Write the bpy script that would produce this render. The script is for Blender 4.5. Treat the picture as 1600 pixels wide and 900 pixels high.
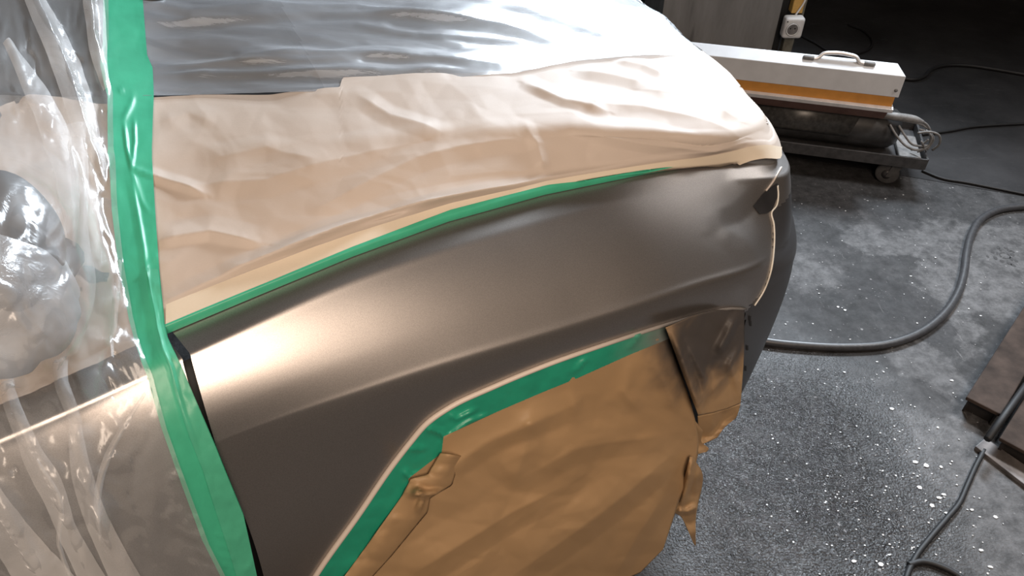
import bpy, bmesh, math, random
import numpy as np
from mathutils import Vector, Matrix
from mathutils.bvhtree import BVHTree

for o in list(bpy.data.objects):
    bpy.data.objects.remove(o)
SC = bpy.context.scene
COL = SC.collection

# ------------------------------------------------------------------ camera
F = 1155.0                      # focal length in pixels of a 1600 px wide frame
TH = math.radians(41)           # downward pitch
HC = 1.55                       # camera height
cam_d = bpy.data.cameras.new('camera')
cam = bpy.data.objects.new('camera', cam_d)
COL.objects.link(cam)
cam_d.sensor_width = 36.0
cam_d.lens = 36.0 * F / 1600.0
cam_d.clip_start = 0.02
cam.location = (0, 0, HC)
cam.rotation_euler = (math.pi / 2 - TH, 0, 0)
SC.camera = cam

# ------------------------------------------------------------------ world, lights, exposure
SC.view_settings.view_transform = 'Standard'
SC.view_settings.look = 'None'
SC.view_settings.gamma = 1.0
SC.view_settings.use_curve_mapping = False
SC.view_settings.exposure = 0.0
w = bpy.data.worlds.new('world'); SC.world = w
w.use_nodes = True
w.node_tree.nodes['Background'].inputs[0].default_value = (0.85, 0.9, 1.0, 1)
w.node_tree.nodes['Background'].inputs[1].default_value = 0.02


def area(name, loc, target, sx, sy, power, col, spread=180, along=None):
    d = bpy.data.lights.new(name, 'AREA')
    d.shape = 'RECTANGLE'; d.size = sx; d.size_y = sy
    d.energy = power; d.color = col
    d.spread = math.radians(spread)
    o = bpy.data.objects.new(name, d); COL.objects.link(o)
    o.location = loc
    dr = Vector(target) - Vector(loc)
    o.rotation_euler = dr.to_track_quat('-Z', 'Y').to_euler()
    if along:                   # long side of the fitting along this direction
        z = -dr.normalized(); x = Vector(along); x = (x - z * x.dot(z)).normalized(); y = z.cross(x)
        o.rotation_euler = Matrix((x, y, z)).transposed().to_euler()
    return o

area('warm_ceiling_lamp', (0.45, -0.83, 2.45), (0.0, 0.75, 0.9), 1.0, 1.2, 54, (1.0, 0.80, 0.64), 180, (0.891, 0.454, 0))
area('cool_flood_lamp', (1.62, 3.3, 2.3), (0.45, 1.25, 0.6), 0.7, 0.5, 62, (0.80, 0.90, 1.0), 100)
area('hood_fill_lamp', (0.68, 4.7, 2.25), (0.1, 1.2, 1.0), 0.8, 0.35, 48, (0.80, 0.90, 1.0), 110)  # added second cool lamp, whitens the hood top and gives the film its glare
area('floor_fill_lamp', (2.5, 1.6, 2.9), (2.1, 1.4, 0.0), 1.0, 0.3, 20, (1.0, 0.97, 0.95), 85)  # unseen fill lamp, added to brighten the floor at the right

# ------------------------------------------------------------------ helpers
PH = math.radians(27)           # the car points 27 degrees away from image right
cT, sT = math.cos(TH), math.sin(TH)
cP, sP = math.cos(PH), math.sin(PH)


def ray(u, v):
    a = (u - 800) / F; b = (450 - v) / F
    return np.array([a, cT + b * sT, -sT + b * cT])

def to_car(P):
    return np.array([P[0] * cP + P[1] * sP, -P[0] * sP + P[1] * cP, P[2]])

def to_world(Q):
    Q = np.asarray(Q, float)
    return np.stack([Q[..., 0] * cP - Q[..., 1] * sP, Q[..., 0] * sP + Q[..., 1] * cP, Q[..., 2]], -1)

def W(u, v, z):                 # point of height z seen at (u, v), world frame
    r = ray(u, v); return np.array([0, 0, HC]) + r * ((z - HC) / r[2])

def pz(u, v, z):                # the same in the car's frame
    return tuple(to_car(W(u, v, z)))

def pn(u, v, n):                # point at distance n across the car
    r = to_car(ray(u, v)); t = n / r[1]
    return tuple(np.array([0, 0, HC]) + r * t)

def resample(poly, m):
    P = np.array(poly, float)
    d = np.r_[0, np.cumsum(np.linalg.norm(np.diff(P, axis=0), axis=1))]
    t = np.linspace(0, d[-1], m)
    return np.stack([np.interp(t, d, P[:, k]) for k in range(P.shape[1])], -1)

def crm(K, x, xs):              # non-uniform Catmull-Rom through K (n, ...) at knots x
    K = np.asarray(K, float); x = np.asarray(x, float); xs = np.asarray(xs, float)
    n = len(x)
    M = np.zeros_like(K)
    h = np.diff(x); sl = np.diff(K, axis=0) / h.reshape((-1,) + (1,) * (K.ndim - 1))
    for i in range(1, n - 1):
        M[i] = (h[i] * sl[i - 1] + h[i - 1] * sl[i]) / (h[i] + h[i - 1])
    M[0] = sl[0]; M[-1] = sl[-1]
    i = np.clip(np.searchsorted(x, xs, side='right') - 1, 0, n - 2)
    sh = (-1,) + (1,) * (K.ndim - 1)
    hh = h[i].reshape(sh); t = ((xs - x[i]) / h[i]).reshape(sh)
    return ((2*t**3 - 3*t**2 + 1) * K[i] + (t**3 - 2*t**2 + t) * hh * M[i]
            + (-2*t**3 + 3*t**2) * K[i + 1] + (t**3 - t**2) * hh * M[i + 1])

def smooth_poly(poly, m):
    P = np.array(poly, float)
    d = np.r_[0, np.cumsum(np.linalg.norm(np.diff(P, axis=0), axis=1))]
    return crm(P, d, np.linspace(0, d[-1], m))

_rng = {}
def facet(x, y, seed):          # piecewise-planar random relief, like crumpled paper
    rs = np.random.RandomState(seed); T = rs.rand(64, 64) * 2 - 1
    y2 = y * 1.1547; x2 = x + y2 * 0.5
    i = np.floor(x2).astype(int); j = np.floor(y2).astype(int)
    fx = x2 - i; fy = y2 - j
    g = lambda a, b: T[a % 64, b % 64]
    lo = fx > fy
    a = g(i, j); c = g(i + 1, j + 1)
    b1 = g(i + 1, j); b2 = g(i, j + 1)
    return np.where(lo, a + (b1 - a) * fx + (c - b1) * fy, a + (c - b2) * fx + (b2 - a) * fy)

def vnoise(x, y, seed):         # smooth value noise
    rs = np.random.RandomState(seed); T = rs.rand(64, 64) * 2 - 1
    i = np.floor(x).astype(int); j = np.floor(y).astype(int)
    fx = x - i; fy = y - j
    fx = fx * fx * (3 - 2 * fx); fy = fy * fy * (3 - 2 * fy)
    g = lambda a, b: T[a % 64, b % 64]
    return (g(i, j) * (1 - fx) + g(i + 1, j) * fx) * (1 - fy) + (g(i, j + 1) * (1 - fx) + g(i + 1, j + 1) * fx) * fy

def crumple(x, y, seed, sx, sy):
    wx = x + 0.35 * sx * vnoise(x / sx * 1.3, y / sy * 1.3, seed + 5)
    wy = y + 0.35 * sy * vnoise(x / sx * 1.3 + 9, y / sy * 1.3 + 4, seed + 6)
    return facet(wx / sx, wy / sy, seed) + 0.4 * facet(wx / sx * 2.3 + 7, wy / sy * 2.3 + 3, seed + 1)

def fold_h(px, py, folds):      # creases traced along polylines: (line, amp, width below, width above)
    H = np.zeros_like(px)
    for line, amp, w1, w2 in folds:
        L = np.array(line, float)
        cum = np.r_[0, np.cumsum(np.linalg.norm(np.diff(L, axis=0), axis=1))]
        best = np.full(px.shape, 1e9); sd = np.zeros_like(px); tt = np.zeros_like(px)
        for k in range(len(L) - 1):
            a, b = L[k], L[k + 1]; ab = b - a; l2 = ab @ ab
            t = np.clip(((px - a[0]) * ab[0] + (py - a[1]) * ab[1]) / l2, 0, 1)
            dx = px - a[0] - t * ab[0]; dy = py - a[1] - t * ab[1]
            d = np.hypot(dx, dy)
            m = d < best
            best = np.where(m, d, best)
            sd = np.where(m, np.sign(ab[0] * dy - ab[1] * dx), sd)
            tt = np.where(m, (cum[k] + t * math.sqrt(l2)) / cum[-1], tt)
        wd = np.where(sd > 0, w1, w2)
        q = np.clip(1 - best / wd, 0, 1)
        H += amp * q ** 1.2 * np.clip(np.sin(np.pi * (0.06 + 0.88 * tt)) * 1.6, 0, 1)
    return H


def link(o, parent=None):
    COL.objects.link(o)
    if parent is not None:
        o.parent = parent
    return o

def tag(o, label=None, cat=None, group=None, kind=None):
    if label: o['label'] = label
    if cat: o['category'] = cat
    if group: o['group'] = group
    if kind: o['kind'] = kind
    return o

def empty(name, loc=(0, 0, 0), rz=0, label=None, cat=None, group=None):
    o = bpy.data.objects.new(name, None); o.empty_display_size = 0.05
    o.location = loc; o.rotation_euler = (0, 0, rz)
    link(o); tag(o, label, cat, group)
    bpy.context.view_layer.update()
    return o

def mesh_obj(name, V, Fc, mat, parent=None, smooth=True):
    me = bpy.data.meshes.new(name)
    me.from_pydata([tuple(map(float, v)) for v in V], [], [tuple(map(int, f)) for f in Fc])
    me.validate()
    if smooth:
        me.polygons.foreach_set('use_smooth', [True] * len(me.polygons))
    me.materials.append(mat)
    me.update()
    return link(bpy.data.objects.new(name, me), parent)

def local(parent, P):           # world points -> parent's frame
    P = np.asarray(P, float)
    if parent is None: return P
    M = np.array(parent.matrix_basis.inverted())
    return P @ M[:3, :3].T + M[:3, 3]

def grid_faces(nv, nu):
    I = np.arange(nv * nu).reshape(nv, nu)
    return np.stack([I[:-1, :-1], I[:-1, 1:], I[1:, 1:], I[1:, :-1]], -1).reshape(-1, 4)

def grid_obj(name, G, mat, parent=None, thick=0.0, smooth=True):
    nv, nu = G.shape[:2]
    o = mesh_obj(name, local(parent, G.reshape(-1, 3)), grid_faces(nv, nu), mat, parent, smooth)
    if thick:
        m = o.modifiers.new('thickness', 'SOLIDIFY'); m.thickness = thick; m.offset = 0
    return o

def bm_obj(name, bm, mat, parent=None, smooth=False, bevel=0.0, seg=2):
    bmesh.ops.recalc_face_normals(bm, faces=bm.faces)
    me = bpy.data.meshes.new(name); bm.to_mesh(me); bm.free()
    if smooth:
        me.polygons.foreach_set('use_smooth', [True] * len(me.polygons))
    me.materials.append(mat)
    o = link(bpy.data.objects.new(name, me), parent)
    if bevel:
        b = o.modifiers.new('bevel', 'BEVEL'); b.width = bevel; b.segments = seg; b.limit_method = 'ANGLE'
        b.angle_limit = math.radians(35)
    return o

def add_box(bm, x0, x1, y0, y1, z0, z1):
    v = [bm.verts.new(p) for p in ((x0,y0,z0),(x1,y0,z0),(x1,y1,z0),(x0,y1,z0),(x0,y0,z1),(x1,y0,z1),(x1,y1,z1),(x0,y1,z1))]
    for f in ((0,3,2,1),(4,5,6,7),(0,1,5,4),(1,2,6,5),(2,3,7,6),(3,0,4,7)):
        bm.faces.new([v[k] for k in f])

def add_hexa(bm, bottom, top):
    v = [bm.verts.new(p) for p in list(bottom) + list(top)]
    for f in ((0,3,2,1),(4,5,6,7),(0,1,5,4),(1,2,6,5),(2,3,7,6),(3,0,4,7)):
        bm.faces.new([v[k] for k in f])

def add_prism(bm, pts, x0, x1, sh0=None, sh1=None):   # profile (y, z) swept along x, per-point end offsets
    n = len(pts)
    A = [bm.verts.new((x0 + (sh0[i] if sh0 else 0), y, z)) for i, (y, z) in enumerate(pts)]
    B = [bm.verts.new((x1 + (sh1[i] if sh1 else 0), y, z)) for i, (y, z) in enumerate(pts)]
    bm.faces.new(A); bm.faces.new(B[::-1])
    for i in range(n):
        bm.faces.new((A[i], A[(i+1) % n], B[(i+1) % n], B[i]))

def tube_geo(path, r, seg=10):
    P = np.array(path, float); n = len(P)
    T = np.gradient(P, axis=0); T /= np.linalg.norm(T, axis=1)[:, None] + 1e-9
    up = np.array([0, 0, 1.0]); V = []
    N = np.cross(T[0], up)
    if np.linalg.norm(N) < 1e-3: N = np.cross(T[0], [1, 0, 0])
    N /= np.linalg.norm(N)
    rr = np.broadcast_to(r, (n,))
    for i in range(n):
        N = N - T[i] * (N @ T[i]); N /= np.linalg.norm(N) + 1e-9
        B = np.cross(T[i], N)
        for k in range(seg):
            a = 2 * math.pi * k / seg
            V.append(P[i] + rr[i] * (math.cos(a) * N + math.sin(a) * B))
    Fc = []
    for i in range(n - 1):
        for k in range(seg):
            Fc.append((i*seg+k, i*seg+(k+1) % seg, (i+1)*seg+(k+1) % seg, (i+1)*seg+k))
    Fc.append(tuple(range(seg))[::-1]); Fc.append(tuple((n-1)*seg + k for k in range(seg)))
    return V, Fc

def tube(name, path, r, mat, parent=None, seg=10, m=None):
    if m: path = smooth_poly(path, m)
    V, Fc = tube_geo(path, r, seg)
    return mesh_obj(name, local(parent, V), Fc, mat, parent)

def lathe(name, prof, axis_o, axis_d, mat, parent=None, seg=32):
    """prof: (distance along axis, radius)"""
    d = Vector(axis_d).normalized(); q = d.to_track_quat('X', 'Z'); V = []; Fc = []
    for (t, r) in prof:
        for k in range(seg):
            a = 2 * math.pi * k / seg
            V.append(Vector(axis_o) + q @ Vector((t, r * math.cos(a), r * math.sin(a))))
    n = len(prof)
    for i in range(n - 1):
        for k in range(seg):
            Fc.append((i*seg+k, i*seg+(k+1) % seg, (i+1)*seg+(k+1) % seg, (i+1)*seg+k))
    Fc.append(tuple(range(seg))[::-1]); Fc.append(tuple((n-1)*seg+k for k in range(seg)))
    return mesh_obj(name, V, Fc, mat, parent)

# ------------------------------------------------------------------ materials
class NT:
    def __init__(s, name):
        s.m = bpy.data.materials.new(name); s.m.use_nodes = True
        s.t = s.m.node_tree; s.n = s.t.nodes; s.n.clear()
        s.out = s.n.new('ShaderNodeOutputMaterial')
    def new(s, ty, **kw):
        x = s.n.new(ty)
        for k, v in kw.items(): setattr(x, k, v)
        return x
    def ln(s, a, b): s.t.links.new(a, b)
    def val(s, sock, v):
        if hasattr(v, 'is_linked') or hasattr(v, 'links'): s.ln(v, sock)
        else: sock.default_value = v
    def coord(s, scale=(1, 1, 1), rot=(0, 0, 0), loc=(0, 0, 0)):
        g = s.new('ShaderNodeNewGeometry'); m = s.new('ShaderNodeMapping')
        s.ln(g.outputs['Position'], m.inputs[0])
        m.inputs['Scale'].default_value = scale; m.inputs['Rotation'].default_value = rot; m.inputs['Location'].default_value = loc
        return m.outputs[0]
    def noise(s, vec, scale, detail=4, rough=0.55, dist=0.0):
        x = s.new('ShaderNodeTexNoise'); s.ln(vec, x.inputs['Vector'])
        x.inputs['Scale'].default_value = scale; x.inputs['Detail'].default_value = detail
        x.inputs['Roughness'].default_value = rough; x.inputs['Distortion'].default_value = dist
        return x.outputs['Fac']
    def ramp(s, fac, stops, interp='LINEAR'):
        r = s.new('ShaderNodeValToRGB'); s.ln(fac, r.inputs[0]); r.color_ramp.interpolation = interp
        e = r.color_ramp.elements
        while len(e) < len(stops): e.new(0.5)
        for k, (p, c) in enumerate(stops):
            e[k].position = p
            e[k].color = (c, c, c, 1) if not isinstance(c, tuple) else (*c, 1)
        return r.outputs[0]
    def mix(s, fac, a, b, mode='MIX'):
        x = s.new('ShaderNodeMix', data_type='RGBA', blend_type=mode)
        s.val(x.inputs[0], fac)
        for sock, v in ((x.inputs[6], a), (x.inputs[7], b)):
            if isinstance(v, tuple): sock.default_value = (*v, 1)
            else: s.ln(v, sock)
        return x.outputs[2]
    def math(s, op, a, b=0.0, clamp=False):
        x = s.new('ShaderNodeMath', operation=op, use_clamp=clamp)
        s.val(x.inputs[0], a); s.val(x.inputs[1], b)
        return x.outputs[0]
    def bump(s, h, strength, dist, normal=None):
        b = s.new('ShaderNodeBump'); s.ln(h, b.inputs['Height'])
        b.inputs['Strength'].default_value = strength; b.inputs['Distance'].default_value = dist
        if normal: s.ln(normal, b.inputs['Normal'])
        return b.outputs[0]
    def principled(s, col, rough=0.5, metal=0.0, normal=None, spec=0.5, **kw):
        p = s.new('ShaderNodeBsdfPrincipled')
        if isinstance(col, tuple): p.inputs['Base Color'].default_value = (*col, 1)
        else: s.ln(col, p.inputs['Base Color'])
        s.val(p.inputs['Roughness'], rough); s.val(p.inputs['Metallic'], metal)
        p.inputs['Specular IOR Level'].default_value = spec
        if normal: s.ln(normal, p.inputs['Normal'])
        for k, v in kw.items(): p.inputs[k].default_value = v
        return p
    def done(s, sh):
        s.ln(sh.outputs[0] if hasattr(sh, 'outputs') else sh, s.out.inputs[0]); return s.m

def simple(name, col, rough=0.5, metal=0.0, var=0.12, vs=30, bump=0.0, bs=200, spec=0.5):
    t = NT(name); c = t.coord()
    n = t.noise(c, vs, 5)
    lo = tuple(x * (1 - var) for x in col); hi = tuple(min(1, x * (1 + var)) for x in col)
    cc = t.mix(t.ramp(n, [(0.3, 0.0), (0.7, 1.0)]), lo, hi)
    nm = t.bump(t.noise(c, bs, 3), bump, 0.002) if bump else None
    return t.done(t.principled(cc, rough, metal, nm, spec))

def near_mask(t, pt, r0, r1, namt=0.06, ns=9):
    """1 near a point of the place, 0 away from it, with a ragged edge (sprayed paint)"""
    g = t.new('ShaderNodeNewGeometry')
    d = t.new('ShaderNodeVectorMath', operation='DISTANCE')
    t.ln(g.outputs['Position'], d.inputs[0]); d.inputs[1].default_value = tuple(map(float, pt))
    dd = t.math('ADD', d.outputs['Value'], t.math('MULTIPLY', t.math('SUBTRACT', t.noise(t.coord(), ns, 3), 0.5), namt * 2))
    mr = t.new('ShaderNodeMapRange'); mr.interpolation_type = 'SMOOTHSTEP'
    t.ln(dd, mr.inputs[0]); mr.inputs[1].default_value = r0; mr.inputs[2].default_value = r1
    mr.inputs[3].default_value = 1; mr.inputs[4].default_value = 0
    return mr.outputs[0]

# car paint: fresh satin grey metallic base coat
def paint_mat(name, rough):
    t = NT(name); c = t.coord()
    fl = t.noise(c, 900, 2)
    cc = t.mix(t.ramp(fl, [(0.35, 0.0), (0.65, 1.0)]), (0.38, 0.354, 0.337), (0.47, 0.438, 0.417))
    nm = t.bump(t.noise(c, 1400, 2), 0.05, 0.0006)
    r = t.math('ADD', t.math('MULTIPLY', t.noise(c, 4, 3), 0.08), rough - 0.04)
    return t.done(t.principled(cc, r, 0.9, nm, 0.35))
M_PAINT = paint_mat('satin_grey_paint', 0.345)
M_BUMPER = simple('dark_grey_bumper_paint', (0.055, 0.053, 0.054), 0.38, 0.35, 0.08, 200)
M_HOODP = simple('grey_hood_paint', (0.26, 0.265, 0.275), 0.42, 0.6, 0.05)
M_BLACK = simple('black_plastic', (0.012, 0.012, 0.013), 0.6, 0, 0.1)
M_COWL = simple('cowl_plastic', (0.035, 0.036, 0.04), 0.5, 0, 0.15, 60)
M_LENS = simple('dark_headlight_lens', (0.03, 0.03, 0.032), 0.12, 0.1, 0.2)
M_GLASSD = simple('tinted_windshield_glass', (0.05, 0.055, 0.06), 0.08, 0, 0.05)

PT_SPRAY = to_world(np.array(pn(1130, 505, 0.61)))

def paper_mat(name, c0, c1, spray=None, trans=0.12):
    t = NT(name); c = t.coord()
    fib = t.noise(t.coord((1, 1, 6)), 320, 4, 0.7)
    big = t.noise(c, 5, 3)
    cc = t.mix(t.ramp(big, [(0.3, 0.0), (0.7, 1.0)]), c0, c1)
    cc = t.mix(t.math('MULTIPLY', fib, 0.22), cc, tuple(x * 0.6 for x in c0))
    if spray:
        cc = t.mix(t.math('MULTIPLY', near_mask(t, spray[0], spray[1], spray[2], 0.06, 14), 0.95), cc, (0.055, 0.053, 0.054))
    nm = t.bump(fib, 0.12, 0.0008)
    p = t.principled(cc, 0.55, 0, nm, 0.35)
    tr = t.new('ShaderNodeBsdfTranslucent'); t.ln(cc, tr.inputs[0])
    mx = t.new('ShaderNodeMixShader'); mx.inputs[0].default_value = trans
    t.ln(p.outputs[0], mx.inputs[1]); t.ln(tr.outputs[0], mx.inputs[2])
    return t.done(mx)
M_PAPER = paper_mat('cream_masking_paper', (0.535, 0.452, 0.388), (0.575, 0.49, 0.422), None, 0.03)
M_BAND = paper_mat('pale_masking_tape', (0.70, 0.60, 0.46), (0.74, 0.64, 0.51), None, 0.03)
M_KRAFT = paper_mat('brown_kraft_paper', (0.40, 0.255, 0.13), (0.445, 0.288, 0.152), (PT_SPRAY, 0.075, 0.18), 0.06)

def tape_mat(name, col, spray=None, alpha=1.0):
    t = NT(name); c = t.coord()
    n = t.noise(c, 26, 4)
    cc = t.mix(t.ramp(n, [(0.3, 0.0), (0.7, 1.0)]), tuple(x * 0.9 for x in col), tuple(x * 1.08 for x in col))
    if spray:
        cc = t.mix(t.math('MULTIPLY', near_mask(t, spray[0], spray[1], spray[2], 0.04, 18), 0.95), cc, (0.17, 0.165, 0.16))
    nm = t.bump(t.noise(c, 500, 3), 0.10, 0.0006)
    p = t.principled(cc, 0.38, 0, nm, 0.45)
    if alpha < 1: p.inputs['Alpha'].default_value = alpha
    return t.done(p)
M_GREEN = tape_mat('green_masking_tape', (0.055, 0.40, 0.24))
M_GREEN2 = tape_mat('green_tape_single_layer', (0.075, 0.40, 0.25))
M_GREENS = tape_mat('green_tape_with_overspray', (0.02, 0.29, 0.18), (PT_SPRAY, 0.10, 0.24))

def film_mat(name, milk, gl, rough, sc=(1, 1, 1), rot=(0, 0, 0), bs=60, bstr=0.5, tint=(0.86, 0.88, 0.90)):
    """thin clear plastic: mostly see-through, glossy wrinkles, milky where it is stretched or doubled; on the hood the milk also paints in sheen"""
    t = NT(name); c = t.coord(sc, rot)
    n1 = t.noise(c, bs, 5, 0.6, 0.6)
    n2 = t.noise(c, bs * 0.3, 4, 0.5, 1.0)
    h = t.math('ADD', n1, t.math('MULTIPLY', n2, 2.0))
    nm = t.bump(h, bstr, 0.004)
    tr = t.new('ShaderNodeBsdfTransparent'); tr.inputs[0].default_value = (0.97, 0.97, 0.97, 1)
    df = t.new('ShaderNodeBsdfDiffuse'); df.inputs[0].default_value = (*tint, 1)
    g = t.new('ShaderNodeBsdfGlossy'); g.inputs['Roughness'].default_value = rough
    g.inputs[0].default_value = (1, 1, 1, 1); t.ln(nm, g.inputs['Normal'])
    fr = t.new('ShaderNodeLayerWeight'); fr.inputs[0].default_value = 0.35; t.ln(nm, fr.inputs['Normal'])
    gf = t.math('ADD', t.math('MULTIPLY', fr.outputs['Fresnel'], gl), gl * 0.25, True)
    mk = t.math('MULTIPLY', t.ramp(n2, [(0.32, 0.55), (0.72, 1.0)]), milk)
    a = t.new('ShaderNodeMixShader'); t.ln(mk, a.inputs[0]); t.ln(tr.outputs[0], a.inputs[1]); t.ln(df.outputs[0], a.inputs[2])
    b = t.new('ShaderNodeMixShader'); t.ln(gf, b.inputs[0]); t.ln(a.outputs[0], b.inputs[1]); t.ln(g.outputs[0], b.inputs[2])
    return t.done(b)
M_FILM_H = film_mat('clear_film_on_hood', 0.55, 0.42, 0.27, (1, 6, 1), (0, 0, -PH), 7, 0.22, (0.78, 0.83, 0.90))  # strong bluish milk stands in for grey sheen reflected by the film
M_FILM_D = film_mat('clear_film_on_door', 0.22, 0.13, 0.24, (1, 1, 0.35), (0, 0.35, 0), 22, 0.4)
M_PLEAT = film_mat('doubled_milky_film', 0.30, 0.06, 0.4, (1, 1, 0.3), (0, 0.2, 0), 30, 0.4, (0.9, 0.9, 0.9))
M_WRAP = film_mat('crinkled_film_wrap', 0.6, 0.14, 0.3, (1, 1, 1), (0, 0, 0), 26, 0.9, (0.50, 0.53, 0.57))

M_WHITE = simple('light_grey_enamel', (0.63, 0.63, 0.64), 0.42, 0, 0.06, 18)
M_RAIL = simple('worn_aluminium', (0.70, 0.67, 0.65), 0.3, 0.4, 0.1, 40)
M_ORANGE = simple('orange_enamel', (0.62, 0.27, 0.05), 0.4, 0, 0.10, 25)
M_REFL = simple('copper_tinted_reflector', (0.20, 0.115, 0.095), 0.35, 0.4, 0.2, 20)
M_CARTM = simple('dark_steel', (0.065, 0.063, 0.064), 0.45, 0.3, 0.3, 40, 0.2, 300)
M_TANK = simple('sooty_black_steel', (0.045, 0.044, 0.044), 0.42, 0.2, 0.35, 25)
M_PLATE = simple('dark_data_plate', (0.065, 0.062, 0.058), 0.35, 0.2, 0.4, 60)
M_RUB = simple('grey_rubber', (0.07, 0.068, 0.068), 0.7, 0, 0.2, 60)
M_CABLE = simple('dusty_grey_cable', (0.17, 0.162, 0.156), 0.6, 0, 0.3, 60)
M_BCABLE = simple('black_cable', (0.010, 0.010, 0.011), 0.6, 0, 0.2, 60)
M_HOSE = simple('black_rubber_hose', (0.045, 0.045, 0.048), 0.42, 0, 0.25, 90)
M_SOCK = simple('white_socket_plastic', (0.72, 0.71, 0.70), 0.4, 0, 0.05)
M_YEL = simple('yellow_conduit', (0.60, 0.36, 0.10), 0.5, 0, 0.15, 40)
M_OLIVE = simple('dusty_grey_conduit', (0.16, 0.15, 0.12), 0.7, 0, 0.3, 30)
M_HOLE = simple('dark_hole', (0.01, 0.01, 0.01), 0.8, 0, 0.1)
M_RUST = simple('rust_brown_steel', (0.045, 0.032, 0.026), 0.8, 0.0, 0.5, 14, 0.4, 90, 0.2)
M_RUSTD = simple('dark_rusty_steel', (0.02, 0.017, 0.016), 0.6, 0.1, 0.4, 20)
M_FOOT = simple('worn_steel_plate', (0.17, 0.155, 0.15), 0.45, 0.4, 0.35, 25)
M_CORD = simple('pale_masking_cord', (0.70, 0.66, 0.58), 0.5, 0, 0.1)

def cord_mat():
    t = NT('pale_cord_with_overspray')
    cc = t.mix(t.math('MULTIPLY', near_mask(t, PT_SPRAY, 0.08, 0.34, 0.02, 20), 0.9), (0.62, 0.54, 0.47), (0.14, 0.135, 0.13))
    return t.done(t.principled(cc, 0.45, 0, None, 0.5))
M_CORDS = cord_mat()

# concrete
def concrete_floor():
    t = NT('stained_concrete')
    c = t.coord()
    wob = t.noise(c, 5, 6, 0.65)
    def blob(u, v, r, e, amt=0.22):
        P = W(u, v, 0)
        g = t.new('ShaderNodeVectorMath', operation='DISTANCE'); t.ln(c, g.inputs[0]); g.inputs[1].default_value = tuple(P)
        d = t.math('ADD', g.outputs['Value'], t.math('MULTIPLY', t.math('SUBTRACT', wob, 0.5), amt * 2))
        mr = t.new('ShaderNodeMapRange'); mr.interpolation_type = 'SMOOTHSTEP'
        t.ln(d, mr.inputs[0]); mr.inputs[1].default_value = r - e; mr.inputs[2].default_value = r + e
        mr.inputs[3].default_value = 1; mr.inputs[4].default_value = 0
        return mr.outputs[0]
    base = t.mix(t.ramp(t.noise(c, 3.2, 8, 0.68), [(0.35, 0.0), (0.65, 1.0)]), (0.026, 0.0255, 0.0265), (0.088, 0.086, 0.088))
    # worn pale patches
    for (u, v, r, e) in ((1390, 375, .13, .02), (1490, 440, .14, .02), (1560, 420, .26, .03), (1440, 575, .10, .02), (1500, 520, .08, .02), (1480, 700, .13, .04), (1560, 780, .25, .05), (1255, 420, .12, .05)):
        base = t.mix(t.math('MULTIPLY', blob(u, v, r, e), 0.8), base, (0.165, 0.162, 0.165))
    for (u, v, r, e) in ((1355, 790, .22, .08), (1290, 650, .16, .08), (1330, 540, .10, .05)):
        base = t.mix(t.math('MULTIPLY', blob(u, v, r, e), 0.75), base, (0.030, 0.029, 0.030))
    # dark oil stain with a crisp edge
    for (u, v, r, e) in ((1415, 478, .11, .006), (1465, 515, .07, .006), (1365, 455, .09, .03), (1600, 545, .09, .006), (1390, 340, .07, .03)):
        base = t.mix(t.math('MULTIPLY', blob(u, v, r, e, 0.10), 0.8), base, (0.040, 0.039, 0.041))
    # scuffs and pale flecks of old paint
    sp = t.new('ShaderNodeTexVoronoi'); t.ln(c, sp.inputs['Vector']); sp.inputs['Scale'].default_value = 30
    dots = t.math('MULTIPLY', t.math('LESS_THAN', sp.outputs['Distance'], 0.11), t.math('GREATER_THAN', t.noise(c, 7, 3), 0.52))
    base = t.mix(t.math('MULTIPLY', dots, 0.55), base, (0.42, 0.41, 0.41))
    sp2 = t.new('ShaderNodeTexVoronoi'); t.ln(c, sp2.inputs['Vector']); sp2.inputs['Scale'].default_value = 75
    dots2 = t.math('MULTIPLY', t.math('LESS_THAN', sp2.outputs['Distance'], 0.16), t.math('GREATER_THAN', t.noise(c, 11, 4), 0.55))
    base = t.mix(t.math('MULTIPLY', dots2, 0.4), base, (0.30, 0.295, 0.295))
    mot = t.ramp(t.noise(c, 24, 8, 0.75), [(0.38, 0.35), (0.62, 1.0)])
    base = t.mix(1.0, base, mot, 'MULTIPLY')
    base = t.mix(t.ramp(t.noise(c, 38, 7, 0.8, 0.5), [(0.60, 0.0), (0.68, 0.30)]), base, (0.26, 0.255, 0.255))
    fine = t.noise(c, 60, 6, 0.7)
    base = t.mix(t.math('MULTIPLY', fine, 0.45), base, (0.022, 0.0215, 0.022))
    scr = t.noise(t.coord((6, 1, 1), (0, 0, 0.6)), 9, 6, 0.75)
    base = t.mix(t.ramp(scr, [(0.62, 0.0), (0.72, 0.35)]), base, (0.33, 0.32, 0.32))
    # the sealed, pebbly area beside the car is glossier than the bare patches
    gl = blob(1195, 720, .42, .22, 0.14)
    rough = t.math('SUBTRACT', 0.76, t.math('MULTIPLY', gl, 0.54))
    rough = t.math('ADD', rough, t.math('MULTIPLY', t.math('SUBTRACT', t.noise(c, 16, 5), 0.5), 0.25))
    peb = t.noise(c, 170, 2, 0.5)
    peb2 = t.math('MULTIPLY', peb, t.math('ADD', t.math('MULTIPLY', gl, 1.0), 0.15))
    nm = t.bump(peb2, 0.9, 0.006)
    nm = t.bump(wob, 0.25, 0.02, nm)
    return t.done(t.principled(base, rough, 0, nm, 0.40))
M_FLOOR = concrete_floor()

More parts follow.
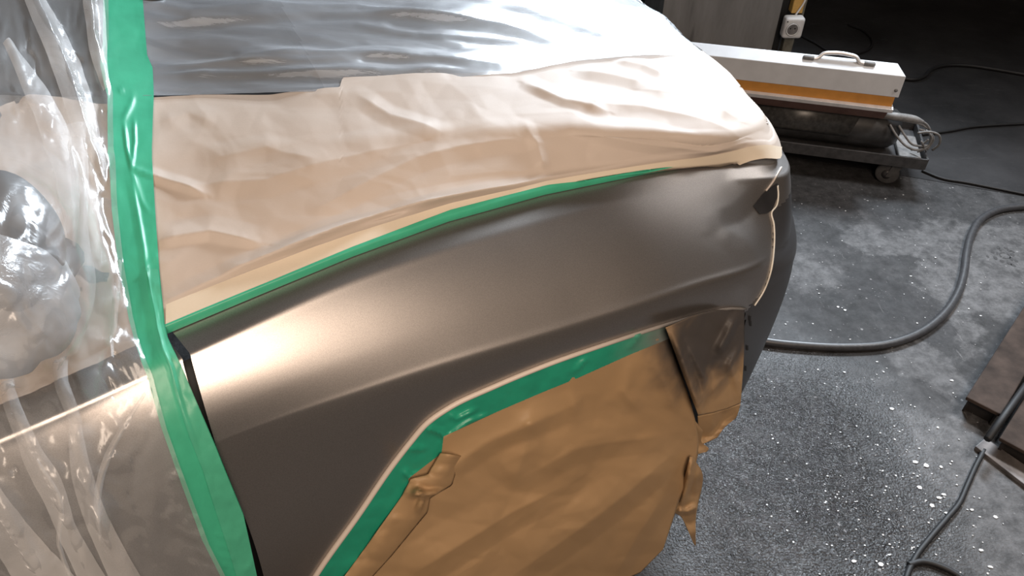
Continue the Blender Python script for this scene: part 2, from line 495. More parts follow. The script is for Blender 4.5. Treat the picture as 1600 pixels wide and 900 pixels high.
def dark_floor():  # far slab, darker overall than the near one
    t = NT('darker_concrete'); c = t.coord()
    n = t.noise(c, 2.2, 8, 0.65)
    base = t.mix(t.ramp(n, [(0.35, 0.0), (0.72, 1.0)]), (0.017, 0.017, 0.018), (0.048, 0.047, 0.049))
    base = t.mix(t.math('MULTIPLY', t.ramp(t.noise(t.coord((1, 4, 1), (0, 0, 0.5)), 5, 6, 0.7), [(0.6, 0.0), (0.75, 1.0)]), 0.35), base, (0.12, 0.118, 0.12))
    nm = t.bump(t.noise(c, 90, 4), 0.4, 0.003)
    return t.done(t.principled(base, 0.72, 0, nm, 0.25))
M_DFLOOR = dark_floor()

def pillar_mat():
    t = NT('grey_painted_concrete'); c = t.coord()
    n = t.noise(t.coord((3, 3, 0.5)), 5, 6, 0.65)
    base = t.mix(t.ramp(n, [(0.3, 0.0), (0.7, 1.0)]), (0.17, 0.165, 0.16), (0.245, 0.24, 0.235))
    dr = t.noise(t.coord((9, 9, 0.9), (0, 0, 0), (3.1, 0, 0)), 1.6, 2, 0.4)
    base = t.mix(t.ramp(dr, [(0.63, 0.0), (0.68, 0.75)]), base, (0.05, 0.048, 0.047))
    return t.done(t.principled(base, 0.75, 0, t.bump(t.noise(c, 80, 4), 0.3, 0.003), 0.3))
M_PILLAR = pillar_mat()
M_WALL = simple('dingy_wall_plaster', (0.22, 0.205, 0.19), 0.85, 0, 0.15, 2)
M_CEIL = simple('dark_ceiling', (0.06, 0.058, 0.056), 0.9, 0, 0.15, 2)
M_CHIP = simple('pale_paint_chip', (0.55, 0.54, 0.53), 0.5, 0, 0.15)

# ------------------------------------------------------------------ the room
def struct_box(name, b, mat):
    bm = bmesh.new(); add_box(bm, *b)
    return tag(bm_obj(name, bm, mat), kind='structure')

X0, X1, Y0, Y1, ZC = -3.4, 4.2, -3.0, 6.0, 3.1
A = W(1180, 236, 0); B = W(1600, 307, 0); dAB = (B - A) / np.linalg.norm(B - A)
yl = A[1] + dAB[1] / dAB[0] * (X0 - A[0]); yr = A[1] + dAB[1] / dAB[0] * (X1 - A[0])
bm = bmesh.new(); add_hexa(bm, ((X0, Y0, -.12), (X1, Y0, -.12), (X1, yr, -.12), (X0, yl, -.12)), ((X0, Y0, 0), (X1, Y0, 0), (X1, yr, 0), (X0, yl, 0)))
floor_o = tag(bm_obj('floor', bm, M_FLOOR), 'stained grey concrete slab beside the car', kind='structure')
bm = bmesh.new(); g_ = 0.006
add_hexa(bm, ((X0, yl + g_, -.12), (X1, yr + g_, -.12), (X1, Y1, -.12), (X0, Y1, -.12)), ((X0, yl + g_, -.001), (X1, yr + g_, -.001), (X1, Y1, -.001), (X0, Y1, -.001)))
tag(bm_obj('floor_far', bm, M_DFLOOR), 'darker concrete slab beyond the floor joint', kind='structure')
struct_box('wall_far', (X0, X1, Y1, Y1 + .1, 0, ZC), M_WALL)
struct_box('wall_near', (X0, X1, Y0 - .1, Y0, 0, ZC), M_WALL)
struct_box('wall_left', (X0 - .1, X0, Y0, Y1, 0, ZC), M_WALL)
struct_box('wall_right', (X1, X1 + .1, Y0, Y1, 0, ZC), M_WALL)
struct_box('ceiling', (X0, X1, Y0, Y1, ZC, ZC + .1), M_CEIL)

# ------------------------------------------------------------------ the car's skin
NC = 12
R = []
R.append([(-1.0, 2.35, 1.50), (-.5, 2.35, 1.36), (-.25, 2.35, 1.17), (-.01, 2.3, 1.05), (.2, 2.28, 1.0), (.5, 2.27, .98), (.7, 2.26, .96), (.85, 2.25, .94), (.92, 2.25, .92), (.95, 2.25, .91), (.97, 2.25, .905), (.99, 2.25, .90)])
R.append([(-1.0, 1.6, 1.58), (-.5, 1.6, 1.44), (-.25, 1.6, 1.25), (-.01, 1.6, 1.13), (.2, 1.6, 1.085), (.5, 1.6, 1.06), (.7, 1.6, 1.035), (.85, 1.6, 1.01), (.93, 1.6, .98), (.965, 1.6, .965), (.99, 1.6, .955), (1.01, 1.6, .945)])
R.append([(-1.0, 1.2, 1.56), (-.5, 1.2, 1.42), (-.25, 1.25, 1.22), (-.01, 1.35, 1.12), (.2, 1.3, 1.075), (.5, 1.28, 1.05), (.7, 1.27, 1.025), (.85, 1.26, 1.0), (.93, 1.26, .97), (.965, 1.27, .955), (.99, 1.33, .945), (1.01, 1.45, .94)])
R.append([(-1.0, .86, 1.5), (-.5, .89, 1.36), (-.25, .98, 1.17), (-.016, 1.087, 1.06), (.2, 1.02, 1.05), (.48, .99, 1.032), (.68, .97, 1.008), (.83, .95, .98), (.915, .95, .945), (.955, .99, .93), (.985, 1.12, .925), (1.01, 1.4, .925)])
def lerp_row(a, b, f, dn=0.0, dz=0.0):
    return [tuple(np.array(p) * (1 - f) + np.array(q) * f + np.array([0, dn, dz])) for p, q in zip(a, b)]
def arc_rows(a, b, fs, bulge):                       # convex flank between two edges, bulging outward and up
    out = []
    for f in fs:
        row = []
        for (p, q), k in zip(zip(a, b), np.broadcast_to(bulge, (NC,))):
            p = np.array(p); q = np.array(q); d = q - p; L = math.hypot(d[1], d[2])
            nn = np.array([0, d[2], -d[1]]) / max(L, 1e-6)
            if nn[2] < 0: nn = -nn
            row.append(tuple(p + d * f + nn * k * L * 4 * f * (1 - f)))
        out.append(row)
    return out
_top = R[-1]
_L1 = [(-1.0, .76, 1.32), (-.5, .78, 1.2), (-.25, .83, 1.12), pz(238, 258, 1.045), pz(500, 233, 1.040), pz(800, 206, 1.022), pz(1000, 206, .998), pz(1120, 214, .970), (.900, .825, .930), (.95, .89, .915), (.99, 1.08, .905), (1.015, 1.4, .90)]
_L2 = [(-1.0, .64, .985), (-.5, .655, .963), (-.25, .675, .962), pz(262, 520, .965), pz(550, 400, .972), pz(850, 303, .958), pz(1000, 272, .942), pz(1130, 254, .917), pz(1212, 253, .89), (.965, .85, .875), (1.02, 1.07, .865), (1.045, 1.4, .86)]
R.append(lerp_row(_top, _L1, .82, 0, .001))
R.append(_L1)
R += arc_rows(_L1, _L2, (.15, .5), .025)
R.append(lerp_row(_L1, _L2, .90))
JE = len(R)                                              # row of the hood edge
R.append(_L2)
_p = [(-1.0, .60, .980), (-.5, .615, .957), (-.25, .636, .956), pz(290, 555, .958), pz(550, 438, .961), pz(850, 343, .944), pz(1000, 306, .928), pz(1130, 281, .903), (.902, .742, .877), (.975, .84, .862), (1.03, 1.07, .85), (1.06, 1.4, .845)]
R.append(lerp_row(_L2, _p, .15)); R.append(lerp_row(_L2, _p, .88))
R.append(_p)
_c = [(-1.0, .57, .83), (-.5, .575, .83), (-.25, .588, .84), (-.07, .6118, .860), (.153, .618, .8535), (.41, .618, .8375), (.615, .619, .826), (.77, .637, .80), (.922, .715, .75), (.998, .815, .74), (1.08, 1.06, .74), (1.11, 1.4, .73)]
R += arc_rows(_p, _c, (.07, .3, .62, .90), [.03, .03, .03, .072, .05, .036, .034, .034, .03, .03, .03, .03])
R.append(_c)
R.append([(-1.0, .568, .818), (-.5, .573, .818), (-.25, .585, .828), (-.07, .6092, .849), (.155, .6155, .845), (.41, .6155, .829), (.615, .617, .818), (.772, .635, .792), (.93, .712, .74), (1.006, .815, .73), (1.085, 1.06, .725), (1.115, 1.4, .715)])
R.append([(-1.0, .56, .72), (-.5, .565, .72), (-.25, .565, .72), (-.07, .592, .735), (.158, .6145, .765), (.41, .615, .775), (.615, .6165, .765), (.785, .634, .735), (.948, .712, .68), (1.028, .815, .67), (1.095, 1.06, .66), (1.125, 1.4, .65)])
R.append([(-1.0, .56, .55), (-.5, .565, .55), (-.25, .56, .55), (-.08, .586, .55), (.16, .613, .55), (.41, .615, .55), (.62, .6165, .55), (.80, .640, .53), (.945, .713, .51), (1.03, .825, .50), (1.095, 1.07, .50), (1.125, 1.4, .50)])
R.append([(-1.0, .58, .33), (-.5, .585, .33), (-.25, .60, .33), (-.08, .626, .33), (.15, .633, .33), (.41, .635, .33), (.61, .64, .33), (.81, .66, .34), (.91, .725, .34), (1.0, .835, .34), (1.065, 1.08, .34), (1.095, 1.4, .34)])
R.append([(-1.0, .61, .18), (-.5, .615, .18), (-.25, .625, .18), (-.08, .65, .18), (.15, .655, .20), (.41, .657, .20), (.61, .66, .22), (.81, .70, .24), (.88, .76, .25), (.96, .87, .25), (1.02, 1.10, .25), (1.05, 1.4, .25)])
CP = np.array(R, float)
for r_ in range(CP.shape[0] - 6, CP.shape[0]):        # the bumper stands out in front of the hood
    CP[r_, 9:, 0] += np.array([.015, .09, .13])
NR = CP.shape[0]
def knots(D):
    return np.r_[0, np.cumsum(np.maximum(D, 0.004))]
XA = knots(np.linalg.norm(np.diff(CP, axis=1), axis=2).mean(0))      # along the car
XB = knots(np.linalg.norm(np.diff(CP, axis=0), axis=2).mean(1))      # across it

def skin_grid(As, Bs):
    T = crm(np.swapaxes(CP, 0, 1), XA, As)               # (na, NR, 3)
    return crm(np.swapaxes(T, 0, 1), XB, Bs)             # (nb, na, 3)

NA, NB = 520, 560
AS = np.linspace(XA[0], XA[-1], NA); BS = np.linspace(XB[0], XB[-1], NB)
SG = skin_grid(AS, BS)                                   # car frame
SW = to_world(SG)
def project(P):
    d = P - np.array([0, 0, HC]); z = d[..., 1] * cT - d[..., 2] * sT
    return 800 + F * d[..., 0] / z, 450 - F * (d[..., 1] * sT + d[..., 2] * cT) / z
# pressed-in sweep behind the headlight and the soft rib below it
_dA = np.gradient(SW, axis=1); _dB = np.gradient(SW, axis=0)
_n = np.cross(_dA, _dB); _n /= np.linalg.norm(_n, axis=2, keepdims=True) + 1e-12
if _n[int(NB * .2), int(NA * .6), 2] < 0: _n = -_n
_u, _v = project(SW)
_m = (_n * (np.array([0, 0, HC]) - SW)).sum(2) > 0
_h = fold_h(_u, _v, [([(1210, 298), (1186, 322), (1160, 345), (1128, 356)], -.004, 30, 40), ([(1128, 352), (1165, 376), (1195, 424)], .0025, 30, 34)])
SW = SW + _n * (_h * _m)[..., None]
SG = np.stack([SW[..., 0] * cP + SW[..., 1] * sP, -SW[..., 0] * sP + SW[..., 1] * cP, SW[..., 2]], -1)
dA = np.gradient(SW, axis=1); dB = np.gradient(SW, axis=0)
SN = np.cross(dA, dB); SN /= np.linalg.norm(SN, axis=2, keepdims=True) + 1e-12
if (SN[int(NB * .2), int(NA * .6), 2]) < 0: SN = -SN
bvh = BVHTree.FromPolygons([Vector(p) for p in SW.reshape(-1, 3)], grid_faces(NB, NA).tolist(), all_triangles=False, epsilon=0.0)
EYE = Vector((0, 0, HC))

def hit(u, v):
    """car-skin parameters (column, row index as floats) seen at a point of the frame"""
    d = Vector(ray(u, v)).normalized()
    loc, nor, idx, dist = bvh.ray_cast(EYE, d)
    if loc is None: return None
    j, i = divmod(idx, NA - 1)
    p0 = SW[j, i]; ea = SW[j, i + 1] - p0; eb = SW[j + 1, i] - p0; q = np.array(loc) - p0
    M = np.array([[ea @ ea, ea @ eb], [ea @ eb, eb @ eb]])
    x, y = np.linalg.solve(M + np.eye(2) * 1e-14, [ea @ q, eb @ q])
    return (i + min(max(x, 0), 1), j + min(max(y, 0), 1))

def bil(G, a, b):
    a = np.clip(a, 0, NA - 1.001); b = np.clip(b, 0, NB - 1.001)
    i = a.astype(int); j = b.astype(int); x = (a - i)[..., None]; y = (b - j)[..., None]
    return (G[j, i] * (1 - x) + G[j, i + 1] * x) * (1 - y) + (G[j + 1, i] * (1 - x) + G[j + 1, i + 1] * x) * y

def cast_grid(PX):
    """pixel grid (nv, nu, 2) -> skin parameter grids; rays past the silhouette carry on over the surface"""
    nv, nu = PX.shape[:2]
    Aa = np.full((nv, nu), np.nan); Bb = np.full((nv, nu), np.nan)
    for r in range(nv):
        for c in range(nu):
            h = hit(PX[r, c, 0], PX[r, c, 1])
            if h: Aa[r, c], Bb[r, c] = h
        for c in range(2, nu):
            bad = np.isnan(Aa[r, c]) or (abs(Aa[r, c] - Aa[r, c - 1]) > 40) or (abs(Bb[r, c] - Bb[r, c - 1]) > 30)
            if bad and not np.isnan(Aa[r, c - 1]):
                Aa[r, c] = Aa[r, c - 1] + np.clip(Aa[r, c - 1] - Aa[r, c - 2], -5, 5)
                Bb[r, c] = Bb[r, c - 1] + np.clip(Bb[r, c - 1] - Bb[r, c - 2], -3, 3)
        for c in range(nu - 2, -1, -1):
            if np.isnan(Aa[r, c]) and c + 2 < nu:
                Aa[r, c] = 2 * Aa[r, c + 1] - Aa[r, c + 2]; Bb[r, c] = 2 * Bb[r, c + 1] - Bb[r, c + 2]
    for r in range(2, nv):
        bad = np.isnan(Aa[r])
        Aa[r, bad] = 2 * Aa[r - 1, bad] - Aa[r - 2, bad]; Bb[r, bad] = 2 * Bb[r - 1, bad] - Bb[r - 2, bad]
    return Aa, Bb

def loft(lines, nu, nv, sm=False):
    """pixel grid between boundary lines given top to bottom"""
    rs = np.stack([(smooth_poly if sm else resample)(l, nu) for l in lines])      # (k, nu, 2)
    k = len(lines)
    if k == 2:
        t = np.linspace(0, 1, nv)[:, None, None]; return rs[0] * (1 - t) + rs[1] * t
    return crm(rs, np.arange(k), np.linspace(0, k - 1, nv))

def loft_x(lines, xs, nv):
    """the same, boundary lines read as v(u) at common u values"""
    rs = []
    for l in lines:
        L = np.array(l, float); rs.append(np.stack([xs, np.interp(xs, L[:, 0], L[:, 1])], -1))
    t = np.linspace(0, 1, nv)[:, None, None]
    rs = np.stack(rs)
    if len(lines) == 2: return rs[0] * (1 - t) + rs[1] * t
    return crm(rs, np.arange(len(lines)), np.linspace(0, len(lines) - 1, nv))

def on_skin(PX, off, Hh=0.0, extra=0, step=4.0):
    """lay a pixel grid on the skin, raised by off + Hh metres; extra columns wrap on round the front"""
    Aa, Bb = cast_grid(PX)
    if extra:
        k = np.arange(1, extra + 1)[None, :]
        Aa = np.concatenate([Aa, Aa[:, -1:] + k * step], 1); Bb = np.concatenate([Bb, np.repeat(Bb[:, -1:], extra, 1)], 1)
        if not np.isscalar(Hh): Hh = np.concatenate([Hh, np.repeat(Hh[:, -1:], extra, 1)], 1)
    P = bil(SW, Aa, Bb); N = bil(SN, Aa, Bb)
    o = np.asarray(off + Hh)
    return P + N * (o[..., None] if o.ndim else o)

# ---- panels cut from the skin
car = empty('car', (0, 0, 0), 0, 'dark grey car masked with paper and plastic, its front fender freshly sprayed', 'car')
car.location = tuple(to_world(np.array([0.3, 1.5, 0.0]))); bpy.context.view_layer.update()

aD = np.interp(XA[3], AS, np.arange(NA)); bE = np.interp(XB[JE], BS, np.arange(NB))
ia, jb = np.meshgrid(np.arange(NA - 1) + .5, np.arange(NB - 1) + .5)
cell = (SG[:-1, :-1] + SG[1:, 1:]) / 2
S_, N_, Z_ = cell[..., 0], cell[..., 1], cell[..., 2]
CORD_PX = [(1166, 481), (1178, 477), (1192, 455), (1203, 425), (1208, 390), (1208, 350), (1205, 331)]
cordp = [bil(SG, *[np.array(x) for x in h]) for h in [hit(*p) for p in CORD_PX] if h]
cz = np.array([p[2] for p in cordp]); cs = np.array([p[0] for p in cordp]); o_ = np.argsort(cz)
scord = np.interp(Z_, cz[o_], cs[o_])
scord = np.where(Z_ > cz.max(), np.where(N_ < .80, 2.0, 0.0), scord)
arch_s = np.array([-.078, -.014, .158, .184, .217, .365, .575, .71, .755, .812, .83])
arch_z = np.array([.28, .516, .7335, .760, .775, .785, .774, .752, .717, .47, .28])
def in_arch():
    from_z = np.interp(S_, arch_s, arch_z)
    ok = (S_ > arch_s[0]) & (S_ < arch_s[-1]) & (Z_ < from_z - 0.006)
    return ok & (jb > bE + 10)
ARCH = in_arch()
gap = 0.8
side = jb >= bE
low = ~side
hoodback = np.interp(N_, [1.0, 1.6], [.215, .245])
panels = {
    'front_door': ((side & (ia < aD - gap)) | (low & (ia < aD - gap) & (jb > np.interp(XB[3], BS, np.arange(NB)) - 4)), M_PAINT),
    'front_fender': (side & (ia > aD + gap) & (S_ <= scord) & ~ARCH & (Z_ > .16) & ~((S_ > .70) & (Z_ < cz.min() - .0)), M_PAINT),
    'front_bumper': (side & (ia > aD + gap) & ((S_ > scord) | ((S_ > .70) & (Z_ < cz.min()))) & ~ARCH, M_BUMPER),
    'hood': (low & (ia > aD - gap) & ((S_ > hoodback) | (N_ < 1.02)), M_HOODP),
    'cowl': (low & (ia > aD - gap) & (S_ <= hoodback - .008) & (N_ >= 1.02), M_COWL),
    'windshield': (low & (ia < aD - gap) & (jb <= np.interp(XB[3], BS, np.arange(NB)) - 4), M_GLASSD),
}
FALL = grid_faces(NB, NA).reshape(NB - 1, NA - 1, 4)
for nm, (mask, mat) in panels.items():
    fs = FALL[mask]
    ids, inv = np.unique(fs, return_inverse=True)
    P = SW.reshape(-1, 3)[ids]
    if nm == 'cowl': P = P - SN.reshape(-1, 3)[ids] * 0.012
    mesh_obj(nm, local(car, P), inv.reshape(-1, 4), mat, car)
# inner shell behind the panel gaps and the wheel opening
sub = (slice(None, None, 8), slice(None, None, 8))
G = (SW - SN * 0.03)[sub]; Nb = G.shape[0]
jE8 = int(bE / 8) + 1
grid_obj('inner_body', G[jE8:], M_BLACK, car)

# headlight lens let into the corner between fender and bumper
PX = loft([[(1176, 322), (1192, 302), (1206, 291), (1214, 286)], [(1186, 335), (1197, 334), (1206, 328), (1214, 308)]], 16, 12)
grid_obj('headlight', on_skin(PX, 0.0012), M_LENS, car)
# little clip slots in the bumper's return flange
for (u, v) in ((1171, 497), (1172, 505), (1167, 543), (1164, 575)):
    PX = loft([[(u - 1.5, v - 4), (u + 1.5, v - 4)], [(u - 1.5, v + 4), (u + 1.5, v + 4)]], 3, 3)
    grid_obj('clip_slot', on_skin(PX, 0.0012), M_HOLE, car)

# door mirror, wrapped in crinkled film
def blob_mesh(name, c, ax, ay, az, R3, mat, parent, nz=0.0, seed=1, pw=2.6, seg=(28, 48)):
    V = []; nv, nu = seg
    for i in range(nv):
        th = math.pi * (i + .5) / nv
        for k in range(nu):
            ph = 2 * math.pi * k / nu
            d = np.array([math.sin(th) * math.cos(ph), math.sin(th) * math.sin(ph), math.cos(th)])
            r = (abs(d[0]) ** pw + abs(d[1]) ** pw + abs(d[2]) ** pw) ** (-1 / pw)
            p = d * r * (1 + nz * float(facet(np.array(ph * 3.2), np.array(th * 3.2), seed)))
            V.append(np.array(c) + R3 @ (p * np.array([ax, ay, az])))
    Fc = [(i*nu+k, i*nu+(k+1) % nu, (i+1)*nu+(k+1) % nu, (i+1)*nu+k) for i in range(nv-1) for k in range(nu)]
    Fc.append(tuple(range(nu))); Fc.append(tuple((nv-1)*nu + k for k in range(nu))[::-1])
    return mesh_obj(name, local(parent, V), Fc, mat, parent, True)
R3 = np.array([[cP, -sP, 0], [sP, cP, 0], [0, 0, 1]])
mc = to_world(np.array(pn(-12, 448, .60)))
Rm = R3 @ np.array(Matrix.Rotation(math.radians(-14), 3, 'Y'))
mc2 = to_world(np.array(pn(-4, 372, .63)))
blob_mesh('door_mirror', mc2, .044, .060, .048, Rm, M_COWL, car)
tube('mirror_arm', [mc + R3 @ np.array([.0, .05, -.04]), mc + R3 @ np.array([.01, .13, -.09]), mc + R3 @ np.array([.02, .19, -.11])], .022, M_BLACK, car, 12, 8)

# wiper spindle cap under the film
p = on_skin(np.array([[[236., 6.], [240., 6.]], [[236., 10.], [240., 10.]]]), 0.0)[0, 0]
lathe('wiper_cap', [(0, .024), (.018, .024), (.026, .017), (.028, .001)], tuple(local(car, p - np.array([0, 0, .004]))), (0, 0, 1), M_BLACK, car, 24)

# ------------------------------------------------------------------ masking paper over the hood
TOP = [(150, 166), (240, 162), (400, 154), (532, 147), (536, 131), (700, 124), (800, 119), (860, 107), (900, 101), (1000, 92), (1100, 88), (1190, 92)]
EDGE = [(150, 585), (262, 521), (400, 463), (550, 401), (700, 346), (850, 304), (1000, 273), (1060, 263), (1120, 255), (1160, 250), (1190, 250), (1212, 254)]
EU = np.array(EDGE)
xs = np.r_[np.linspace(222, 1150, 330), np.linspace(1156, 1196, 12)]
PX = loft_x([TOP, EDGE], xs, 140)
pu, pv = PX[..., 0], PX[..., 1]
FOLDS = [
    ([(206, 278), (245, 288), (290, 302), (322, 313)], .010, 8, 18),
    ([(245, 385), (330, 372), (410, 388)], .010, 14, 30),
    ([(300, 300), (420, 292), (520, 262), (640, 232)], .008, 26, 40),
    ([(262, 488), (400, 428), (520, 388), (640, 346), (760, 318), (900, 294), (1060, 262), (1180, 236)], .017, 5, 30),
    ([(420, 418), (520, 372), (600, 340), (700, 318), (800, 300)], .013, 5, 28),
    ([(620, 345), (700, 318), (780, 300), (880, 282), (980, 262)], .006, 8, 20),
    ([(500, 330), (560, 300), (650, 255), (720, 235), (800, 222)], .008, 22, 24),
    ([(820, 205), (835, 230), (846, 268)], .005, 14, 14),
    ([(900, 210), (1000, 225), (1100, 230), (1160, 232)], .007, 14, 20),
    ([(560, 160), (610, 190), (690, 215)], .006, 18, 18),
    ([(880, 150), (930, 172), (1000, 178), (1060, 190), (1150, 215)], .009, 16, 26),
    ([(900, 120), (960, 130), (1010, 142)], .008, 12, 20),
    ([(960, 104), (1000, 112), (1040, 130)], .008, 10, 18),
    ([(820, 140), (880, 168), (945, 184)], .008, 10, 18),
    ([(1000, 150), (1060, 160), (1120, 182), (1150, 194)], .008, 12, 22),
    ([(1080, 104), (1130, 120), (1180, 150)], .006, 14, 18),
    ([(250, 200), (300, 190), (340, 205)], .004, 24, 24),
    ([(330, 260), (420, 240), (500, 262)], .004, 24, 24),
]
near_edge = np.clip((np.interp(pu, EU[:, 0], EU[:, 1]) - pv - np.interp(pu, [262, 500, 800, 1000, 1120, 1212], [38, 32, 18, 17, 20, 20])) / 9, 0, 1)
Hp = .7 * fold_h(pu, pv, FOLDS) * np.clip(near_edge * 1.3, 0, 1) + (0.0040 * crumple(pu, pv, 3, 130, 80) + 0.0009 * crumple(pu, pv, 8, 55, 40)) * near_edge
paper = empty('masking_paper', tuple(W(700, 250, .98)), 0, 'wrinkled cream masking paper covering the side of the hood', 'masking paper')
grid_obj('paper_sheet', on_skin(PX, 0.009, Hp, 26, 3.0), M_PAPER, paper)
# taped lower border of the sheet
BT = [(u, v - np.interp(u, [262, 500, 800, 1000, 1120, 1212], [38, 32, 18, 17, 20, 20])) for u, v in resample([(262, 521)] + EDGE[2:], 120)]
BB = resample([(262, 521)] + EDGE[2:], 120)
PX = loft([BT, BB], 130, 7)
g = on_skin(PX, 0.0112, 0.0005 * crumple(PX[..., 0], PX[..., 1], 21, 40, 20))
grid_obj('taped_border', g, M_BAND, paper)
# paper that carries on over the base of the door window, behind the film
PX = loft_x([[(-60, 175), (0, 168), (40, 150), (150, 168), (240, 166)], [(-60, 655), (0, 638), (110, 590), (215, 545), (268, 522)]], np.linspace(-60, 234, 70), 70)
Hp = 0.006 * crumple(PX[..., 0], PX[..., 1], 31, 70, 60) + 0.001 * crumple(PX[..., 0], PX[..., 1], 35, 30, 22)
dp = grid_obj('masking_paper', on_skin(PX, 0.004, Hp), M_PAPER)
tag(dp, 'cream masking paper behind the clear film above the door', 'masking paper')

# thin green tape along the hood edge
e = resample([(262, 521)] + EDGE[2:8], 140)
wd = np.interp(e[:, 0], [262, 420, 560, 700, 850, 960, 1060], [4, 4, 7, 11, 11, 7, 1.5])
PX = np.stack([e - np.c_[0 * wd, wd], e - np.c_[0 * wd, wd * .4], e + np.array([0, .6]), e + np.array([0, 1.6])])
tag(grid_obj('masking_tape', on_skin(PX, np.array([[.0135], [.0135], [.0130], [.0015]]) + 0 * PX[..., 0]), M_GREEN), 'thin green tape line along the hood edge above the fender', 'tape')

# ------------------------------------------------------------------ broad green tape over the door gap
TL = [(160, -40), (160, 0), (158, 80), (153, 115), (160, 150), (165, 165), (166, 260), (172, 340), (185, 430), (205, 510), (225, 570), (250, 660), (285, 760), (310, 830), (345, 900), (362, 950), (430, 1150)]
TR = [(220, -40), (222, 0), (229, 100), (238, 120), (240, 165), (238, 262), (244, 340), (251, 430), (262, 515), (268, 540), (295, 600), (335, 690), (375, 790), (398, 900), (404, 950), (480, 1150)]
vt = np.linspace(-30, 1080, 290)
def col_loft(Lf, Rt, vt, nu, lv=0.0):
    a = np.interp(vt, [p[1] for p in Lf], [p[0] for p in Lf]); b = np.interp(vt, [p[1] for p in Rt], [p[0] for p in Rt])
    t = np.linspace(0, 1, nu)[None, :]
    return np.stack([a[:, None] * (1 - t) + b[:, None] * t, np.repeat(vt[:, None], nu, 1)], -1)
TF = [
    ([(182, 158), (192, 156)], .010, 4, 6), ([(190, 205), (203, 180), (207, 165)], .008, 8, 8), ([(192, 210), (196, 245), (203, 278)], .010, 5, 6),
    ([(209, 205), (210, 240), (204, 276)], .010, 6, 5), ([(203, 278), (222, 284), (242, 289)], .012, 5, 7), ([(202, 280), (212, 330), (226, 400), (232, 450), (240, 505)], .010, 12, 7),
    ([(206, 285), (222, 330), (234, 345)], .006, 6, 8), ([(250, 408), (236, 420), (228, 440)], .006, 6, 8), ([(240, 470), (252, 520), (262, 560), (285, 640), (305, 690)], .007, 9, 6),
    ([(300, 690), (312, 725), (322, 760)], .005, 8, 8), ([(330, 822), (350, 826)], .004, 4, 4), ([(332, 838), (354, 842)], .004, 4, 4), ([(335, 853), (358, 858)], .004, 4, 4), ([(338, 868), (362, 872)], .004, 4, 4)]
PX = col_loft(TL, TR, vt, 40)
pu, pv = PX[..., 0], PX[..., 1]
t_ = empty('masking_tape', tuple(W(225, 450, .98)), 0, 'broad green tape strip running down over the gap between door and fender', 'tape')
grid_obj('tape_strip', on_skin(PX, 0.016, fold_h(pu, pv, TF) * .24 + .0006 * crumple(pu, pv, 41, 30, 40)), M_GREEN, t_)
T2L = [(222, 400), (240, 470), (256, 540), (272, 610), (292, 670), (312, 720), (330, 780), (352, 850), (372, 920), (380, 950), (455, 1150)]
T2R = [(p[0] - 1, p[1]) for p in TR]
PX = col_loft(T2L, T2R, np.linspace(432, 1080, 170), 20)
pu, pv = PX[..., 0], PX[..., 1]
grid_obj('second_layer', on_skin(PX, 0.0195, fold_h(pu, pv, TF) * .24 + .0014 * crumple(pu, pv, 44, 22, 30)), M_GREEN2, t_)

# ------------------------------------------------------------------ clear film over the hood
PX = loft_x([[(200, -90), (1200, -90)], [(200, 166), (400, 158), (534, 150), (700, 130), (800, 124), (900, 106), (1000, 97), (1100, 93), (1190, 96)]], np.linspace(222, 1150, 240), 90)
pu, pv = PX[..., 0], PX[..., 1]
FF = [
    ([(225, 15), (300, 32), (420, 25), (560, 22), (700, 42), (850, 72), (960, 88)], .014, 12, 14),
    ([(225, 45), (350, 42), (500, 34), (640, 36), (760, 50), (860, 80)], .012, 8, 14),
    ([(380, 100), (480, 95), (600, 96), (700, 104), (780, 112)], .014, 10, 16),
    ([(240, 130), (400, 126), (520, 122), (650, 118), (760, 118)], .010, 10, 12),
    ([(235, 118), (400, 108), (560, 104)], .008, 8, 10),
    ([(700, 0), (800, 22), (900, 52), (985, 84)], .010, 8, 12),
    ([(800, 5), (900, 10), (1000, 25), (1100, 60), (1150, 90)], .010, 10, 14),
    ([(760, 40), (850, 60), (950, 85)], .008, 6, 10),
    ([(560, 50), (640, 62), (720, 78)], .006, 8, 8),
    ([(660, 64), (740, 72), (830, 80)], .008, 6, 10),
    ([(1010, 0), (1080, 30), (1130, 66)], .010, 8, 10),
]
Hf = fold_h(pu, pv, FF) * .55 + .0030 * crumple(pu, pv, 51, 160, 26) + .0012 * crumple(pu + .6 * pv, pv, 55, 60, 14) + .0025 * vnoise(pu / 130, pv / 22, 58)
film = grid_obj('plastic_film', on_skin(PX, 0.012, Hf, 22, 3.0), M_FILM_H)
tag(film, 'clear wrinkled plastic film stretched over the top of the hood', 'plastic film')

# clear film over door and window, hanging in long folds
PX = col_loft([(-70, -60), (-70, 1150)], [(x - 0 + 8, y) for x, y in TL], np.linspace(-40, 1080, 225), 70)
pu, pv = PX[..., 0], PX[..., 1]
DF = [
    ([(20, -30), (60, 60), (95, 140), (120, 220), (150, 300)], .02, 22, 22),
    ([(100, 230), (112, 340), (116, 420), (128, 480), (116, 560), (115, 640), (130, 720), (160, 810), (205, 910)], .022, 16, 16),
    ([(-10, 540), (30, 620), (55, 690), (85, 740), (115, 820), (150, 910)], .018, 14, 14),
    ([(-20, 740), (40, 830), (90, 920)], .018, 18, 18),
    ([(182, 430), (185, 520), (192, 610)], .010, 8, 8),
    ([(135, -20), (140, 80), (160, 170)], .012, 12, 12),
    ([(228, 608), (190, 660), (155, 720), (148, 800)], .010, 8, 8),
    ([(0, 170), (60, 200), (120, 260)], .010, 14, 14)]
Hf = fold_h(pu, pv, DF) + .004 * crumple(pu, pv, 61, 50, 130) + .0016 * crumple(pu, pv, 65, 22, 40)
